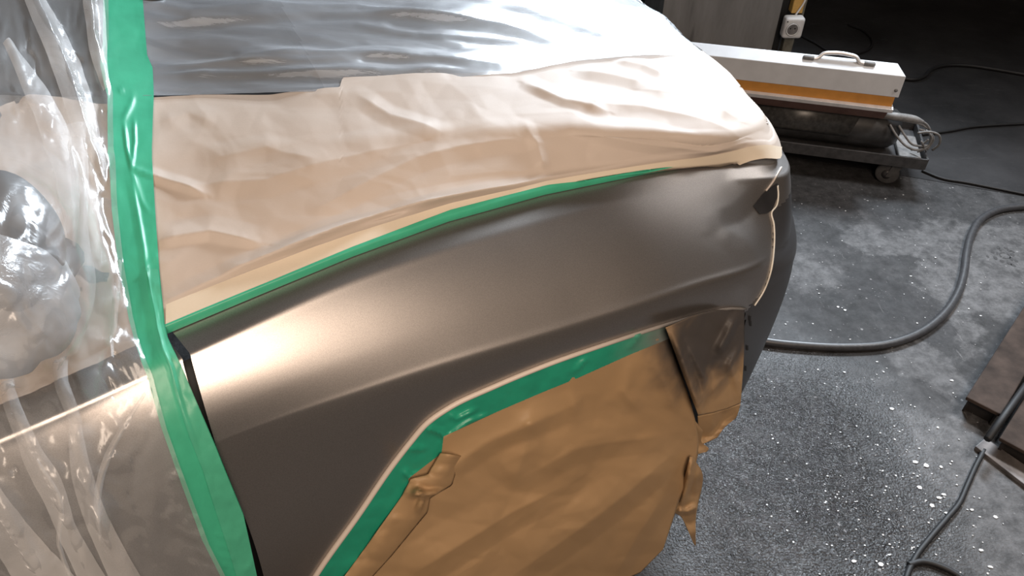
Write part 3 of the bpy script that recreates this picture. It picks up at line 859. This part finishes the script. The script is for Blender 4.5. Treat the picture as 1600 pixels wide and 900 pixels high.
dfilm = empty('plastic_film', tuple(W(90, 500, 1.0)), 0, 'clear plastic film hanging in folds over the door and mirror', 'plastic film')
gd = on_skin(PX, 0.022, Hf)
# the film is draped over the mirror: bring it out in front of mirror and bag, then relax it
E0 = np.array([0, 0, HC]); dv = gd - E0; tt = np.linalg.norm(dv, axis=2); rd = dv / tt[..., None]
t0 = tt.copy()
for cen, rad in ((mc, np.array([.066, .090, .080])), (mc2, np.array([.056, .073, .060]))):
    A_ = (rd @ Rm) / rad; B_ = ((E0 - cen) @ Rm) / rad
    qa = (A_ ** 2).sum(2); qb = (A_ * B_).sum(2); qc = B_ @ B_ - 1
    ds = qb ** 2 - qa * qc
    th_ = np.where(ds > 0, (-qb - np.sqrt(np.maximum(ds, 0))) / qa, 1e9)
    tt = np.minimum(tt, th_ - .006)
tm = tt.copy()
for it in range(60):
    pd = np.pad(tm, 1, mode='edge')
    tm = np.minimum(tt, (pd[:-2, 1:-1] + pd[2:, 1:-1] + pd[1:-1, :-2] + pd[1:-1, 2:]) / 4)
tt = np.where(t0 - tm > .0015, tm, t0)
gd = E0 + rd * (tt - np.where(t0 - tm > .0015, .004 + .004 * crumple(pu, pv, 67, 34, 30), 0))[..., None]
grid_obj('film_sheet', gd, M_FILM_D, dfilm)
PLEATS = [
    ([(18, -30), (60, 60), (95, 140), (122, 220), (150, 300)], [14, 26, 34, 34, 12]),
    ([(138, -30), (143, 60), (148, 120), (160, 175)], [18, 26, 22, 8]),
    ([(108, 230), (114, 330), (120, 410), (132, 480), (122, 540), (113, 600), (118, 650), (128, 720), (146, 780), (172, 840), (208, 915)], [26, 22, 18, 26, 22, 18, 14, 24, 26, 30, 36]),
    ([(-8, 540), (28, 620), (52, 690), (82, 740), (104, 800), (128, 850), (160, 915)], [16, 14, 20, 30, 22, 26, 34]),
    ([(-20, 750), (14, 800), (60, 860), (110, 925)], [40, 46, 54, 60]),
    ([(0, 100), (40, 170), (75, 240), (95, 330), (108, 420)], [10, 26, 34, 26, 6]),
    ([(185, 430), (184, 500), (192, 590)], [8, 9, 4]),
    ([(226, 610), (196, 650), (170, 690), (152, 740), (150, 810)], [3, 6, 8, 8, 3]),
    ([(60, 700), (95, 760), (92, 820), (120, 900)], [3, 6, 5, 8]),
]
for k, (ln_, wds) in enumerate(PLEATS):
    c_ = smooth_poly(ln_, 70); ws = 1.35 * np.interp(np.linspace(0, 1, 70), np.linspace(0, 1, len(wds)), wds)
    T = np.gradient(c_, axis=0); T /= np.linalg.norm(T, axis=1)[:, None]; Nn = np.c_[-T[:, 1], T[:, 0]]
    PX = np.stack([c_ + Nn * (ws * q)[:, None] for q in np.linspace(-.5, .5, 7)], 1)
    prof = np.cos(np.linspace(-1.4, 1.4, 7))[None, :] * .005
    grid_obj('pleat', on_skin(PX, 0.034, prof + .002 * crumple(PX[..., 0], PX[..., 1], 70 + k, 16, 40)), M_PLEAT, dfilm)
# mirror bag
wrap = blob_mesh('mirror_wrap', mc, .054, .075, .066, Rm, M_WRAP, None, 0.05, 77, 2.4, (36, 60))
tag(wrap, 'crinkled clear film bag wrapped round the door mirror', 'plastic film')

# ------------------------------------------------------------------ wheel opening: trim cord, green tape, kraft paper
ARC = [(455, 965), (490, 902), (560, 802), (615, 722), (640, 690), (665, 661), (700, 636), (770, 603), (850, 570), (950, 535), (1040, 506), (1100, 489), (1140, 481), (1164, 482)]
ap = smooth_poly(ARC, 120)
g = on_skin(np.stack([ap, ap + [0, 1]]), 0.002)
tag(tube('foam_edging', g[0], np.interp(ap[:, 0], [455, 700, 1000, 1164], [.0042, .004, .0032, .0022]), M_CORDS, None, 8), 'pale foam cord edging the wheel arch above the green tape', 'masking cord')
# cord up the joint of fender and bumper
cp_ = smooth_poly(CORD_PX[1:] + [(1212, 322), (1215, 305), (1214, 290)], 60)
g = on_skin(np.stack([cp_, cp_ + [-1, 0]]), 0.0012)
tag(tube('foam_edging', g[0], .0015, M_CORD, None, 8), 'thin white cord in the joint between fender and bumper', 'masking cord')
cp_ = smooth_poly([(1196, 298), (1206, 285), (1214, 272), (1220, 262)], 24)
g = on_skin(np.stack([cp_, cp_ + [-1, 0]]), 0.0012)
tag(tube('foam_edging', g[0], .0017, M_CORDS, None, 8), 'short grey cord at the front corner under the hood paper', 'masking cord')

def hang(PX, Nn):
    """pixel grid hung at given distances across the car (a free sheet, not on the skin)"""
    nv, nu = PX.shape[:2]; out = np.zeros((nv, nu, 3))
    for r in range(nv):
        for c in range(nu):
            out[r, c] = to_world(np.array(pn(PX[r, c, 0], PX[r, c, 1], Nn[r, c])))
    return out

_an = [(p[0], bil(SG, np.array(h[0]), np.array(h[1]))[1]) for p, h in ((p, hit(*p)) for p in smooth_poly(ARC, 60)) if h]
_an.sort()
def n_arch(u): return np.interp(u, [a for a, b in _an], [b for a, b in _an])
INN = [(500, 985), (545, 898), (590, 842), (640, 768), (638, 748), (690, 708), (693, 682), (780, 642), (850, 612), (900, 592), (980, 556), (1058, 524)]
PX = loft([[(u, v + 2) for u, v in ARC[:11]] + [(1062, 500)], INN], 150, 14)
pu, pv = PX[..., 0], PX[..., 1]
ARF = [([(665, 668), (690, 676), (700, 690)], .008, 6, 6), ([(700, 645), (715, 655), (742, 640)], .007, 5, 5), ([(630, 735), (640, 745), (660, 740)], .008, 6, 6), ([(690, 690), (730, 660), (760, 648)], .006, 5, 5), ([(640, 700), (665, 702)], .006, 5, 5), ([(900, 580), (915, 560)], .005, 6, 6), ([(985, 545), (1000, 520)], .005, 6, 6)]
tz = np.linspace(0, 1, 14)[:, None]
gt = hang(PX, n_arch(pu[:1]) - .003 - .004 * tz - fold_h(pu, pv, ARF) * .8 - .0012 * crumple(pu, pv, 81, 18, 18))
tag(grid_obj('masking_tape', gt, M_GREENS), 'green tape following the wheel arch, grey with overspray at its front end', 'tape')

kraft = empty('kraft_paper', tuple(to_world(np.array([.35, .55, 0.0]))), 0, 'brown kraft paper hung over the wheel opening', 'kraft paper')
KT = [(470, 990), (520, 915), (572, 840), (630, 755), (680, 690), (760, 640), (850, 598), (950, 560), (1045, 522)]
KM = [(520, 1010), (600, 960), (690, 880), (770, 800), (840, 750), (920, 710), (990, 690), (1045, 680), (1091, 688)]
KB = [(560, 1030), (640, 1010), (720, 985), (790, 960), (850, 935), (910, 925), (960, 912), (1000, 895), (1036, 858)]
KM2 = [(540, 1020), (620, 985), (705, 935), (780, 885), (845, 845), (915, 820), (975, 805), (1025, 785), (1060, 785)]
PX = loft([KT, KM, KM2, KB], 170, 130, False)
pu, pv = PX[..., 0], PX[..., 1]
KF = [
    ([(690, 740), (760, 690), (830, 660), (880, 640)], .020, 24, 40),
    ([(830, 640), (820, 700), (800, 760)], .016, 30, 30),
    ([(830, 740), (900, 700), (960, 690), (1040, 680)], .016, 26, 40),
    ([(640, 900), (720, 850), (800, 800), (880, 760)], .020, 30, 46),
    ([(800, 900), (900, 830), (980, 770), (1060, 700)], .022, 28, 60),
    ([(960, 900), (1000, 830), (1040, 770)], .014, 20, 30),
    ([(870, 560), (890, 600), (900, 650)], .012, 16, 16),
    ([(985, 560), (975, 610), (1000, 640)], .012, 16, 16),
    ([(660, 800), (650, 770), (640, 745)], .016, 14, 14),
    ([(560, 890), (620, 830), (665, 790)], .018, 10, 24),
    ([(1010, 545), (1040, 600), (1060, 650)], .012, 18, 18),
]
tz = np.linspace(0, 1, 130)[:, None]
Kn = n_arch(pu[:1]) - .004 - .012 * np.sin(tz * math.pi) - .052 * tz ** 1.5 - fold_h(pu, pv, KF) * .45 * np.clip(tz * 8, 0, 1) - (.005 * crumple(pu, pv, 91, 95, 80) + .0015 * crumple(pu, pv, 94, 40, 36)) * np.clip(tz * 8, 0, 1)
gk = hang(PX, Kn); gk[..., 2] = np.maximum(gk[..., 2], .012)
grid_obj('paper_sheet', gk, M_KRAFT, kraft, .0012)
# crumpled hem where the sheet is folded under the tape at the back of the arch
PX = loft([[(520, 925), (575, 850), (628, 775), (642, 748), (668, 742), (688, 708)], [(560, 925), (612, 868), (668, 800), (672, 778), (706, 758), (720, 712)]], 60, 16)
pu, pv = PX[..., 0], PX[..., 1]
grid_obj('folded_hem', hang(PX, n_arch(pu[:1]) - .016 - .012 * np.sin(np.linspace(0, 1, 16) * math.pi)[:, None] * .5 - .0035 * crumple(pu, pv, 97, 26, 26) - fold_h(pu, pv, [([(640, 770), (665, 772), (690, 770)], .018, 8, 10), ([(652, 800), (660, 780), (650, 760)], .014, 6, 8)])), M_KRAFT, kraft, .0012)
# front flap up against the bumper
PX = loft([[(1040, 512), (1080, 494), (1120, 484), (1163, 484)], [(1062, 570), (1100, 566), (1130, 562), (1162, 556)], [(1091, 649), (1112, 645), (1135, 639), (1157, 630)]], 60, 70)
pu, pv = PX[..., 0], PX[..., 1]
FL = [([(1120, 552), (1135, 525), (1150, 495)], .016, 10, 12), ([(1105, 620), (1130, 590), (1150, 550)], .012, 14, 22), ([(1050, 520), (1065, 560), (1092, 640)], .020, 10, 14), ([(1150, 600), (1140, 570), (1158, 540)], .008, 10, 10), ([(1095, 640), (1100, 590), (1075, 540)], .012, 14, 14)]
tz = np.linspace(0, 1, 70)[:, None]
grid_obj('front_flap', hang(PX, .594 + np.linspace(0, .026, 60)[None, :] - .012 * tz - fold_h(pu, pv, FL) * .8 - .003 * crumple(pu, pv, 101, 30, 34)), M_KRAFT, kraft, .0012)
# scrunched piece below the flap and the loose tail
PX = loft([[(1090, 650), (1115, 645), (1157, 631)], [(1092, 680), (1118, 668), (1150, 652)], [(1098, 694), (1120, 684), (1134, 664)]], 30, 24)
grid_obj('scrunched_end', hang(PX, .618 - .008 * crumple(PX[..., 0], PX[..., 1], 103, 32, 26)), M_KRAFT, kraft, .0012)
PX = loft([[(1084, 655), (1098, 672)], [(1088, 690), (1096, 690)], [(1080, 705), (1107, 700)], [(1078, 712), (1104, 706)]], 16, 26)
grid_obj('scrunched_end', hang(PX, .605 - .007 * crumple(PX[..., 0], PX[..., 1], 105, 22, 22)), M_KRAFT, kraft, .0012)
PX = loft([[(1078, 714), (1082, 713)], [(1070, 745), (1098, 744)], [(1053, 795), (1090, 790)], [(1066, 810), (1087, 812)], [(1084, 850), (1087, 853)]], 16, 46)
pu, pv = PX[..., 0], PX[..., 1]
gt = hang(PX, .580 - .008 * crumple(pu, pv, 107, 20, 24) - fold_h(pu, pv, [([(1082, 715), (1072, 760), (1062, 800)], .014, 10, 10), ([(1056, 798), (1075, 798), (1090, 790)], .012, 8, 8)]))
gt[..., 2] = np.maximum(gt[..., 2], .01)
grid_obj('loose_tail', gt, M_KRAFT, kraft, .0012)

# ------------------------------------------------------------------ infrared lamp on its trolley
L0 = W(1450, 250, .14); lrz = math.atan2(-.26, .966)
lamp = empty('infrared_lamp_trolley', (L0[0], L0[1], 0), lrz, 'pale grey infrared drying lamp with orange band on a low black trolley', 'heat lamp')
bm = bmesh.new()
add_box(bm, -1.05, 0, 0, .30, .098, .106)
add_box(bm, -1.05, 0, -.004, .004, .098, .142); add_box(bm, -1.05, 0, .296, .304, .098, .142)
add_box(bm, -.004, .004, 0, .30, .098, .142); add_box(bm, -1.054, -1.046, 0, .30, .098, .142)
bm_obj('tray', bm, M_CARTM, lamp, False, .0015)
lathe('heater_tank', [(-1.0, .03), (-.99, .06), (-.96, .078), (-.17, .078), (-.13, .070), (-.11, .055), (-.10, .02)], (0, .105, .194), (1, 0, 0), M_TANK, lamp, 40)
# data plate curved over the tank
V = []; aa = np.linspace(math.radians(122), math.radians(190), 10)
for a in aa:
    tt = (a - aa[0]) / (aa[-1] - aa[0])
    for x in (-.64 + .0 * tt, -.255 - .035 * tt):
        V.append((x, .105 + .0805 * math.cos(a), .194 + .0805 * math.sin(a)))
mesh_obj('data_plate', V, grid_faces(10, 2), M_PLATE, lamp).modifiers.new('thickness', 'SOLIDIFY').thickness = .002
# head: bevelled long box
bm = bmesh.new()
add_prism(bm, [(0, .362), (0, .440), (.042, .466), (.14, .405), (.15, .362)], -1.1, -.172, None, [0, 0, -.03, -.045, 0])
bm_obj('lamp_housing', bm, M_WHITE, lamp, False, .002)
bm = bmesh.new(); add_prism(bm, [(.006, .322), (.004, .362), (.145, .362), (.14, .322)], -1.09, -.182)
bm_obj('orange_band', bm, M_ORANGE, lamp)
bm = bmesh.new(); add_prism(bm, [(-.008, .306), (-.010, .320), (.004, .324), (.14, .324), (.14, .306)], -1.09, -.176)
bm_obj('rail', bm, M_RAIL, lamp, False, .0012)
bm = bmesh.new(); add_prism(bm, [(.02, .268), (-.006, .306), (.14, .306), (.13, .268)], -1.08, -.19)
bm_obj('reflector', bm, M_REFL, lamp)
def hd(x, y, z): return (x, y, z)
hx0, hx1 = -.50, -.29
hz, hy = .459, .028
hh = [(hx0, hy, hz), (hx0 + .035, hy, hz + .002), (hx0 + .052, hy + .006, hz + .018), (hx0 + .075, hy + .008, hz + .022), (hx1 - .075, hy + .008, hz + .022), (hx1 - .052, hy + .006, hz + .018), (hx1 - .035, hy, hz + .002), (hx1, hy, hz)]
V, Fc = tube_geo(smooth_poly(hh, 40), .0065, 10)
hnd = mesh_obj('carry_handle', V, Fc, M_RAIL, lamp)
for x in (hx0 + .006, hx1 - .004):
    lathe('handle_foot', [(-.02, .004), (-.016, .009), (.016, .009), (.02, .004)], (x, hy, hz), (1, 0, 0), M_CABLE, hnd, 12)
lathe('housing_screw', [(0, .006), (.003, .006), (.004, .003)], (-.188, .001, .388), (0, -1, 0), M_CABLE, lamp, 14)
for (x, y) in ((-.085, .045), (-.085, .255), (-.96, .045), (-.96, .255)):
    ca = bpy.data.objects.new('caster', None); link(ca, lamp); ca.location = (x, y, 0)
    lathe('caster_wheel', [(-.012, .018), (-.012, .036), (-.009, .042), (.009, .042), (.012, .036), (.012, .018)], (-.018, 0, .042), (.35, 1, 0), M_RUB, ca, 28)
    lathe('wheel_hub', [(-.0165, .003), (-.016, .017), (.016, .017), (.0165, .003)], (-.018, 0, .042), (.35, 1, 0), M_CARTM, ca, 20)
    bm = bmesh.new()
    add_box(bm, -.03, .04, -.03, .03, .092, .098)
    for q in (-1, 1):
        add_hexa(bm, [(-.026, q * .019 - .0015, .036), (-.006, q * .019 - .0015, .036), (-.006, q * .019 + .0015, .036), (-.026, q * .019 + .0015, .036)],
                 [(-.012, q * .019 - .0015, .093), (.03, q * .019 - .0015, .093), (.03, q * .019 + .0015, .093), (-.012, q * .019 + .0015, .093)])
    bm_obj('fork', bm, M_RUB, ca)
# coiled power leads on the end of the trolley
rng = random.Random(4)
LP = [
    [(-.20, .055, .255), (-.15, .04, .262), (-.10, .045, .258), (-.05, .06, .245), (-.02, .075, .225)],
    [(-.19, .06, .262), (-.12, .05, .272), (-.07, .06, .262), (-.03, .07, .242), (.0, .08, .20), (.01, .08, .16)],
    [(-.16, .03, .245), (-.13, .01, .215), (-.09, .0, .185), (-.05, .01, .168), (-.02, .03, .166)],
    [(-.13, .03, .245), (-.10, .015, .215), (-.07, .01, .190), (-.04, .02, .180), (-.01, .04, .176)],
    [(-.06, .03, .225), (-.02, .03, .235), (.015, .04, .22), (.03, .05, .18), (.02, .06, .15)],
    [(-.05, .06, .225), (-.01, .06, .215), (.012, .07, .185), (.005, .07, .145)],
    [(-.04, .02, .20), (-.02, .03, .17), (-.03, .05, .15), (-.05, .06, .14)],
    [(-.02, .02, .21), (-.03, .03, .18), (-.01, .05, .155), (.0, .06, .145)],
    [(-.03, .05, .23), (.0, .05, .20), (-.01, .04, .165), (-.035, .03, .15)],
]
for k, pth in enumerate(LP):
    V, Fc = tube_geo(smooth_poly(pth, 30), .0042 if k < 6 else .0032, 8)
    mesh_obj('power_lead', V, Fc, M_CABLE, lamp)
bm = bmesh.new(); add_box(bm, -.09, -.012, .02, .20, .1065, .128)
bm_obj('cable_tie_block', bm, M_CABLE, lamp, False, .006)
V, Fc = tube_geo(smooth_poly([(-.2, .05, .268), (-.14, .045, .27), (-.09, .055, .264), (-.045, .065, .252)], 24), np.interp(np.linspace(0, 1, 24), [0, .3, .8, 1], [.008, .015, .014, .006]), 12)
mesh_obj('wound_lead', V, Fc, M_CABLE, lamp)

# ------------------------------------------------------------------ pillar, conduit and socket
PXE = W(1213, 45, .30); pe = PXE[0]; py = PXE[1]
struct_box('concrete_pillar', (pe - .50, pe, py, py + .46, 0, ZC), M_PILLAR)
bm = bmesh.new(); add_box(bm, pe, pe + .05, py + .06, py + .42, 0, ZC)  # black strip put where the pillar side and gap lie in shade
tag(bm_obj('pillar_shade', bm, M_BLACK), 'black strip standing in for shade on the right side of the pillar', kind='structure')
cx = W(1246, 20, .36)
yo = py + .02
cxx = W(1238, 42, .32)[0]
con = empty('cable_conduit', (pe + .055, py + .05, 0), 0, 'yellow and grey cable conduit running up beside the pillar', 'conduit')
bm = bmesh.new(); add_box(bm, -.002, .046, -.035, .01, .36, 2.6); bm_obj('yellow_duct', bm, M_YEL, con, False, .004)
bm = bmesh.new(); add_box(bm, .0, .044, -.03, .01, 0, .26); bm_obj('grey_duct', bm, M_OLIVE, con, False, .004)
bm = bmesh.new(); add_box(bm, .046, .056, -.03, .01, .34, 2.6); bm_obj('side_strip', bm, M_OLIVE, con, False, .002)
V, Fc = tube_geo(smooth_poly([(.012, -.045, .352), (.02, -.046, .37), (.04, -.04, .41), (.05, -.036, .47), (.052, -.036, .6)], 24), .004, 8)
mesh_obj('socket_lead', V, Fc, M_SOCK, con)
sz = .315
so = empty('wall_socket', (pe + .062, py + .012, 0), 0, 'white round-faced mains socket on the conduit beside the pillar', 'socket')
bm = bmesh.new(); add_box(bm, -.042, .042, -.05, .0, sz - .045, sz + .045)
so_box = bm_obj('socket_box', bm, M_SOCK, so, False, .012, 3)
def ring(name, r0, r1, y, dz, mat, parent):
    return lathe(name, [(0, r1), (.003, r1), (.004, r0), (.0005, r0 * .98)], (-.008, y, sz + dz), (0, -1, 0), mat, parent, 32)
fc = lathe('socket_face', [(-.002, .027), (.003, .027), (.0032, .0235), (.0005, .0225), (.0004, .001)], (-.006, -.050, sz - .004), (0, -1, 0), M_SOCK, so, 36)
lathe('shadow_ring', [(0, .0285), (.0008, .0285), (.001, .027)], (-.006, -.050, sz - .004), (0, -1, 0), M_CABLE, so, 36)
for x in (-.0155, .0035):
    lathe('pin_hole', [(0, .0034), (.0010, .0034), (.0012, .001)], (x, -.0505, sz + .001), (0, -1, 0), M_HOLE, fc, 12)
lathe('earth_clip', [(0, .0022), (.0016, .0022), (.0018, .001)], (-.006, -.0505, sz - .02), (0, -1, 0), M_CABLE, fc, 10)
lathe('cover_screw', [(0, .003), (.0008, .003), (.001, .001)], (-.034, -.050, sz + .03), (0, -1, 0), M_HOLE, so, 10)

# ------------------------------------------------------------------ hoses and cables on the floor
def floor_path(px, r): return [W(u, v, 0) + np.array([0, 0, r]) for u, v in px]
def hose(name, px, r, mat, label, cat, m=90, group=None):
    o = tube(name, floor_path(px, r), r, mat, None, 12, m)
    return tag(o, label, cat, group)
hose('air_hose', [(960, 470), (1050, 496), (1120, 518), (1195, 538), (1250, 544), (1320, 547), (1380, 543), (1430, 527), (1468, 500), (1493, 465), (1504, 430), (1508, 400), (1515, 372), (1531, 347), (1560, 332), (1600, 327), (1680, 324)], .0125, M_HOSE, 'thick black air hose curving in an S across the grey floor', 'hose', 140)
hose('electric_cable', [(1408, 125), (1425, 127), (1442, 123), (1455, 111), (1475, 105), (1510, 105), (1560, 112), (1600, 119), (1680, 132)], .0085, M_BCABLE, 'black cable curving up from the end of the lamp housing', 'cable')
hose('electric_cable', [(1440, 212), (1480, 207), (1520, 200), (1560, 197), (1600, 195), (1680, 190)], .006, M_BCABLE, 'black cable running straight right from the coiled leads', 'cable')
hose('electric_cable', [(1440, 268), (1470, 280), (1510, 287), (1560, 297), (1600, 305), (1690, 322)], .005, M_BCABLE, 'thin black cable lying along the floor joint', 'cable')
hose('electric_cable', [(1240, 52), (1275, 70), (1300, 84), (1335, 86), (1358, 78), (1362, 64), (1345, 48), (1325, 40)], .006, M_BCABLE, 'black cable looped on the dark floor behind the lamp', 'cable')
hose('electric_cable', [(1405, 960), (1416, 900), (1432, 868), (1450, 845), (1480, 810), (1495, 792), (1510, 760), (1522, 733), (1536, 706)], .0065, M_BCABLE, 'dark cable running to the rusty beams at the right edge', 'cable')
hose('electric_cable', [(1418, 885), (1440, 880), (1470, 888), (1500, 905), (1530, 940)], .007, M_BCABLE, 'black cable end curving at the bottom edge', 'cable')

# ------------------------------------------------------------------ rusty beams at the right edge
def beam(name, px_l0, px_l1, px_r0, ztop, label, mat):
    a = W(*px_l0, ztop); b = W(*px_l1, ztop); c = W(*px_r0, ztop)
    d = b - a; d /= np.linalg.norm(d); wv = c - a; wv = wv - d * (wv @ d)
    e_ = empty(name, (a[0], a[1], 0), 0, label, 'steel beam')
    L = .75
    q = [np.zeros(3), wv, wv + d * L, d * L]
    bm = bmesh.new()
    zt = .012
    add_hexa(bm, [(p[0], p[1], ztop - zt) for p in q], [(p[0], p[1], ztop) for p in q]); bm_obj('top_flange', bm, mat, e_, False, .003)
    bm = bmesh.new()
    for f in (0.08, 0.86):
        p0 = wv * f; p1 = wv * (f + .06)
        qq = [p0 + d * .012, p1 + d * .012, p1 + d * L, p0 + d * L]
        add_hexa(bm, [(p[0], p[1], .0) for p in qq], [(p[0], p[1], ztop - zt) for p in qq])
    bm_obj('web', bm, M_RUSTD, e_)
    bm = bmesh.new()
    p0 = wv * .14; p1 = wv * .86
    qq = [p0 + d * .02, p1 + d * .02, p1 + d * .03, p0 + d * .03]
    add_hexa(bm, [(p[0], p[1], .0) for p in qq], [(p[0], p[1], ztop - zt) for p in qq]); bm_obj('end_plate', bm, M_RUSTD, e_)
    return e_, d, wv
b1, d1, w1 = beam('steel_beam', (1510, 620), (1572, 523), (1556, 664), .06, 'rust brown steel beam with its open end by the air hose', M_RUST)
b2, d2, w2 = beam('steel_beam', (1562, 684), (1618, 592), (1640, 752), .06, 'rust brown steel beam in the corner behind the foot plate', M_RUST)
# long flat bar between the beams
a = W(1543, 686, .07); b = W(1612, 590, .07)
tag(tube('flat_bar', [a, (a + b) / 2, b + (b - a)], .009, M_BCABLE, None, 8), 'dark round bar lying between the two rusty beams', 'steel bar')
q = [W(1524, 697, .012), W(1540, 684, .012), W(1640, 752, .012), W(1628, 778, .012)]
bm = bmesh.new(); add_hexa(bm, [(p[0], p[1], .0) for p in q], [(p[0], p[1], .012) for p in q])
tag(bm_obj('foot_plate', bm, M_FOOT, None, False, .002), 'worn steel foot plate at the near end of the beams', 'steel plate')

# ------------------------------------------------------------------ flakes of paint and paper on the floor
rs = np.random.RandomState(7); V = []; Fc = []
def flake(u, v, r):
    P = W(u, v, 0); k = rs.randint(5, 8); a0 = rs.rand() * 6.28; b_ = len(V)
    el = rs.uniform(.5, 1)
    for i in range(k):
        a = a0 + i * 2 * math.pi / k; rr = r * rs.uniform(.7, 1.15)
        V.append((P[0] + rr * math.cos(a), P[1] + rr * el * math.sin(a), .0012 + rs.rand() * .0015))
    Fc.append(tuple(range(b_, b_ + k)))
for (u, v, r) in ((1430, 722, .008), (1447, 728, .008), (1437, 762, .007), (1470, 730, .005), (1467, 778, .007), (1474, 773, .006), (1456, 790, .006), (1478, 802, .005), (1484, 811, .004), (1376, 882, .007), (1389, 867, .005), (1334, 877, .007), (1393, 639, .006), (1518, 797, .006), (1555, 808, .006), (1532, 860, .007), (1547, 886, .006), (1487, 595, .006), (1423, 432, .004), (1425, 443, .004), (1461, 403, .004), (1532, 494, .004), (1355, 314, .005), (1383, 311, .004), (1411, 305, .004), (1309, 480, .005), (1320, 485, .005), (1370, 566, .004), (1319, 582, .004)):
    flake(u, v, r)
for i in range(330):
    u = rs.uniform(1180, 1600); v = rs.uniform(310, 900)
    if rs.rand() < .45: u = rs.normal(1400, 70); v = rs.normal(770, 80)
    flake(u, v, rs.uniform(.0012, .0032))
fo = mesh_obj('floor_flakes', V, Fc, M_CHIP)
tag(fo, 'scattered pale flakes of paint and paper on the floor', 'debris', kind='stuff')

# worn ring-shaped imprint in the concrete near the right edge
V = []; Fc = []; c0 = W(1570, 399.5, 0)
k = 28
for i in range(k):
    a = 2 * math.pi * i / k; w_ = 1 if i % 7 else .9
    for r in (.0135, .0185 * w_): V.append((c0[0] + r * math.cos(a), c0[1] + r * math.sin(a), .0008))
for i in range(k):
    if i in (3, 4, 16): continue
    j = (i + 1) % k; Fc.append((2*i, 2*i+1, 2*j+1, 2*j))
for (u, v, lx, ly) in ((1559.4, 386.7, 3, 3), (1563, 390, 3, 3), (1572, 388, 4, 2), (1577, 392, 4, 2), (1582, 393, 4, 1.5), (1543, 401, 3, 2), (1555, 403, 4, 3), (1558, 396, 2, 3), (1551, 394, 3, 2), (1565.5, 408, 4, 2), (1580, 404.5, 4, 3), (1582, 398, 4, 2.5), (1588, 408, 4, 2), (1577, 412, 5, 2), (1583, 414.5, 5, 2.5)):
    b_ = len(V)
    for i in range(7):
        a = 2 * math.pi * i / 7; q = W(u + lx * math.cos(a) * rs.uniform(.7, 1.1), v + ly * math.sin(a) * rs.uniform(.7, 1.1) + lx * .35 * math.cos(a), 0)
        V.append((q[0], q[1], .0008))
    Fc.append(tuple(range(b_, b_ + 7)))
mesh_obj('imprint', V, Fc, simple('grimy_imprint', (0.045, 0.044, 0.045), 0.8), floor_o)
